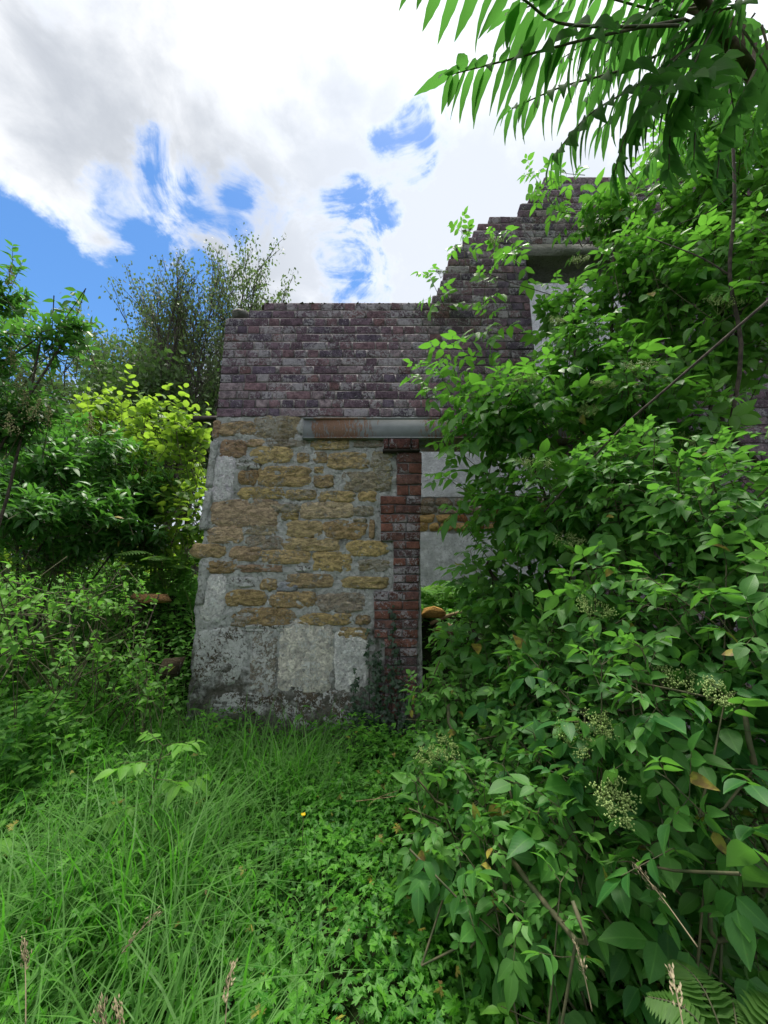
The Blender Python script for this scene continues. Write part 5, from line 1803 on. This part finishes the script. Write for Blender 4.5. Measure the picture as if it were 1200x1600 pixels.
for (a, b, Y, lab) in [(290, 1080, 3.1, 'broad leaved herb hugging the lower left corner of the stone wall'), (310, 1000, 3.25, 'climbing herb with heart shaped leaves beside the limewashed corner block'),
                       (470, 1150, 3.15, 'leafy bramble sprig at the foot of the dark bottom stone')]:
    stem_plant('herb_plant', a, b, Y, .5, lab, 'herb', NET_T, 6, .13, tone=.4, opp=False, bare=.05)
for (a, b, Y, lab) in [(1100, 1530, 1.15, 'tall nettle with toothed leaves in the bottom right corner'), (1160, 1540, 1.1, 'second nettle at the bottom right edge under the elder'), (770, 1500, 1.2, 'pointed nettle clump beside the small pale sapling')]:
    stem_plant('nettle', a, b, Y, .30, lab, 'herb', NET_T, 8, .065, tone=.4)


def fern(px, py, Y, n, L, label, seed, zoff=0.0):
    r = random.Random(seed)
    p = P(px, py, Y)
    b = np.array([p[0], p[1], max(float(gz(p[0], p[1])), p[2] - .15) + zoff])
    root = empty('fern', b, label, 'fern')
    tp = Tpl(.28, 3, .2, .15, 'lance', .1, 0, 5)
    for i in range(n):
        a = 2 * math.pi * i / n + r.uniform(-.3, .3)
        d = np.array([math.cos(a), math.sin(a), 0])
        l = L * r.uniform(.7, 1.1)
        pts = np.array(curve_pts([b, b + d * l * .4 + np.array([0, 0, l * .6]), b + d * l * .85 + np.array([0, 0, l * .55])], 12))
        m = MB(); m.tube(pts, list(np.linspace(.003, .001, 13)), 4, False)
        fr = m.build('frond', M['twig'], root, smooth=True)
        Lv = Leaves()
        for j in range(2, 25):
            t = j / 2.0; k = min(11, int(t)); pp = pts[k] + (pts[k + 1] - pts[k]) * (t - k)
            tg = norm(pts[min(k + 1, 12)] - pts[k]); sd = norm(np.cross(tg, [0, 0, 1.0]))
            sz = l * .28 * math.sin(math.pi * (.12 + .86 * (j - 1) / 24)) + .01
            for s in (-1, 1):
                Lv.add(pp[None], (sd * s + tg * .35 - np.array([0, 0, .1]))[None], np.array([[0, 0, 1.0]]) + rnd(1, 3) * .1, sz, .45 + r.gauss(0, .1), 0)
        Lv.cat()
        o = Lv.joined('pinnae', [tp], M['fern'], fr)
        o['kind'] = 'stuff'


fern(690, 950, 4.35, 9, .55, 'feathery fern growing inside the doorway beside the brick jamb', 4, -.05)
fern(262, 900, 4.0, 8, .55, 'yellowish fern on the bank at the wall end', 5)
fern(1150, 1590, 1.0, 7, .22, 'green fern in the bottom right corner', 6)


def rock(name, px, py, Y, rad, col, label, seed, mat='stone', cat='stone'):
    m = MB()
    p = P(px, py, Y)
    hull_rock(m, (0, 0, 0), rad, seed)
    o = m.build(name, M[mat])
    o.location = tuple(float(q) for q in p)
    if mat == 'stone': o.color = col
    setp(o, label, cat)
    # rest it on the earth: a heap of smaller rubble below
    return o


rock('rubble_stone', 238, 936, 3.75, (.15, .12, .055), (.55, .32, .16, .1), 'orange stone lying on the bank left of the wall', 12)
rock('rubble_stone', 212, 957, 3.85, (.12, .11, .08), (.15, .13, .09, .6), 'grey lichened stone under the left end of the orange one', 31)
rock('rubble_stone', 266, 1045, 3.35, (.07, .10, .09), (.09, .075, .05, .4), 'dark mossy block half buried beside the wall corner', 14)
rock('rubble_stone', 674, 957, 3.78, (.13, .12, .06), (.45, .27, .08, .2), 'yellow stone on the floor just inside the doorway', 15)
rock('rubble_stone', 692, 985, 3.72, (.14, .12, .07), (.2, .13, .06, .4), 'brown stone below the yellow one inside the doorway', 16)


def stick(name, pts, rads, label, mat='dead', cat='branch', n=6):
    m = MB(); m.tube(curve_pts([P(*q) for q in pts], 14), list(np.linspace(rads[0], rads[1], 15)), n)
    o = m.build(name, M[mat], smooth=True)
    setp(o, label, cat)
    o.color = (.5, 0, 0, 1)
    return o


stick('fallen_branch', [(672, 975, 3.75), (700, 962, 3.72), (738, 952, 3.7)], (.02, .012), 'short dead branch lying among the ferns in the doorway')
stick('dry_twig', [(556, 1252, 2.15), (590, 1248, 2.2), (640, 1240, 2.25), (712, 1222, 2.35)], (.0018, .0012), 'thin bare twig crossing the ground cover towards the elder', n=4)
stick('dry_twig', [(575, 1260, 2.1), (592, 1246, 2.15), (640, 1228, 2.3), (665, 1208, 2.35)], (.0016, .001), 'upper forked twig above the ground cover', n=4)
stick('dry_twig', [(250, 925, 3.7), (228, 985, 3.5), (212, 1030, 3.35)], (.006, .004), 'dark bare stem leaning in front of the orange stone', 'bark', n=5)


def seed_head(pts, label, spike=.09, seed=1):
    r = random.Random(seed)
    c = curve_pts([P(*q) for q in pts], 12)
    root = empty('grass_seed_head', c[0], label, 'grass stalk', 'dry grass stalks')
    m = MB(); m.tube(c, list(np.linspace(.0014, .0009, 13)), 4)
    m.build('stem', M['straw'], root).color = (.4, 0, 0, 1)
    sp = MB()
    e = np.array(c[-1]); d = norm(np.array(c[-1]) - np.array(c[-4]))
    for i in range(46):
        t = r.random()
        p = e - d * spike * t + np.array([r.gauss(0, 1) for _ in range(3)]) * .0035
        a = norm(d + np.array([r.gauss(0, .3) for _ in range(3)]))
        b = norm(np.cross(a, [.3, .5, .8]))
        l, w = r.uniform(.007, .011), .0016
        sp.add([p, p + a * l * .5 + b * w, p + a * l, p + a * l * .5 - b * w, p + a * l * .5 + np.cross(a, b) * w], [(0, 1, 2), (0, 2, 3), (0, 4, 2), (1, 4, 3)])
    so = sp.build('spike', M['straw'], root)
    so.color = (.6, 0, 0, 1)


seed_head([(190, 1490, 1.05), (212, 1462, 1.06), (246, 1424, 1.08)], 'pale dry seed head leaning right in the left meadow', .08, 1)
seed_head([(352, 1600, .9), (356, 1550, .92), (364, 1508, .95)], 'thin dry seed head upright near the bottom edge', .05, 2)
seed_head([(200, 1680, .7), (190, 1610, .72), (180, 1562, .74)], 'feathery dry seed head at the bottom edge of the meadow', .04, 3)
seed_head([(175, 1680, .72), (165, 1620, .73), (156, 1570, .74)], 'smaller dry seed head left of the feathery one at the bottom', .03, 4)
seed_head([(40, 1600, .9), (40, 1540, .92), (38, 1465, .95)], 'dry seed head standing near the left edge', .05, 5)
seed_head([(1090, 1480, .85), (1040, 1410, .9), (992, 1350, .95)], 'pale seed head leaning left across the dark elder leaves', .07, 6)
seed_head([(1075, 1660, .72), (1065, 1590, .75), (1048, 1515, .8)], 'pale seed head rising in the bottom right corner', .06, 7)
seed_head([(925, 1580, 1.0), (912, 1520, 1.02), (898, 1470, 1.05)], 'short pale seed head under the right shrub', .05, 8)


def flower():
    p = P(474, 1274, 2.0)
    root = empty('buttercup_flower', p, 'single small yellow buttercup flower in the ground cover', 'flower')
    m = MB(); m.tube([p - np.array([0, 0, .18]), p], .0015, 4)
    m.build('stem', M['twig'], root)
    t = Tpl(.9, 3, .3, -.35, 'round')
    Lv = Leaves()
    for i in range(5):
        a = 2 * math.pi * i / 5
        Lv.add(p[None], np.array([[math.cos(a), math.sin(a) - .2, .25]]), np.array([[0, -.5, 1.0]]), .013, .5, 0)
    Lv.cat()
    Lv.singles([t], M['petal'], root, np.ones(5, bool), name='petal')


flower()

IVY_T = [merged_tpl([(Tpl(.6, 3, .2, .15, 'ovate'), a, s, (0, 0), 0) for a, s in ((0, 1.0), (R(60), .72), (-R(60), .72))]), merged_tpl([(Tpl(.7, 3, .3, .1, 'ovate'), a, s, (0, 0), 0) for a, s in ((0, 1.0), (R(70), .6), (-R(70), .65))])]


def build_ivy():
    b = P(600, 1150, WY - .08)
    root = empty('ivy', (b[0], WY - .1, .2), 'dark ivy climbing the foot of the brick jamb and corner stone', 'climbing plant')
    st = MB(); Lv = Leaves()
    lines = [[(575, 1150), (578, 1090), (577, 1020), (577, 985)], [(595, 1150), (592, 1080), (590, 1030), (592, 1000)], [(612, 1150), (612, 1060), (613, 990), (612, 945)], [(625, 1150), (622, 1080), (618, 1035)],
             [(557, 1140), (557, 1110), (554, 1080), (556, 1052)], [(605, 1150), (602, 1090), (600, 1050)], [(637, 1150), (632, 1080), (620, 1010)], [(568, 1150), (566, 1120), (562, 1090)], [(585, 1150), (586, 1060), (584, 1030)]]
    for ln in lines:
        c = curve_pts([P(a + random.uniform(-2, 2), b_, WY - .045) for a, b_ in ln], 14)
        st.tube(c, list(np.linspace(.005, .002, 15)), 4, False)
        c = np.array(c)
        for j in range(15):
            t = j / 14
            k = int(rng.integers(4, 9) * (1.25 - t))
            if k < 1: k = 1
            pp = c[j] + np.stack([rnd(k) * .022 * (1.5 - t), -np.abs(rnd(k)) * .02 - .012, rnd(k) * .03], -1)
            Lv.add(pp, np.stack([rnd(k) * .7, -.3 + rnd(k) * .15, -.6 + rnd(k) * .5], -1), np.stack([rnd(k) * .25, -np.ones(k), .35 + rnd(k) * .25], -1), rng.uniform(.022, .045, k), .35 + rnd(k) * .25, rng.integers(0, 2, k))
    Lv.cat()
    st.build('stem', M['bark'], root, smooth=True)
    sel = Lv.pick(200, 6, 6)
    Lv.singles(IVY_T, M['ivy'], root, sel)
    o = Lv.joined('foliage', IVY_T, M['ivy'], root, ~sel)
    if o: o['kind'] = 'stuff'


build_ivy()
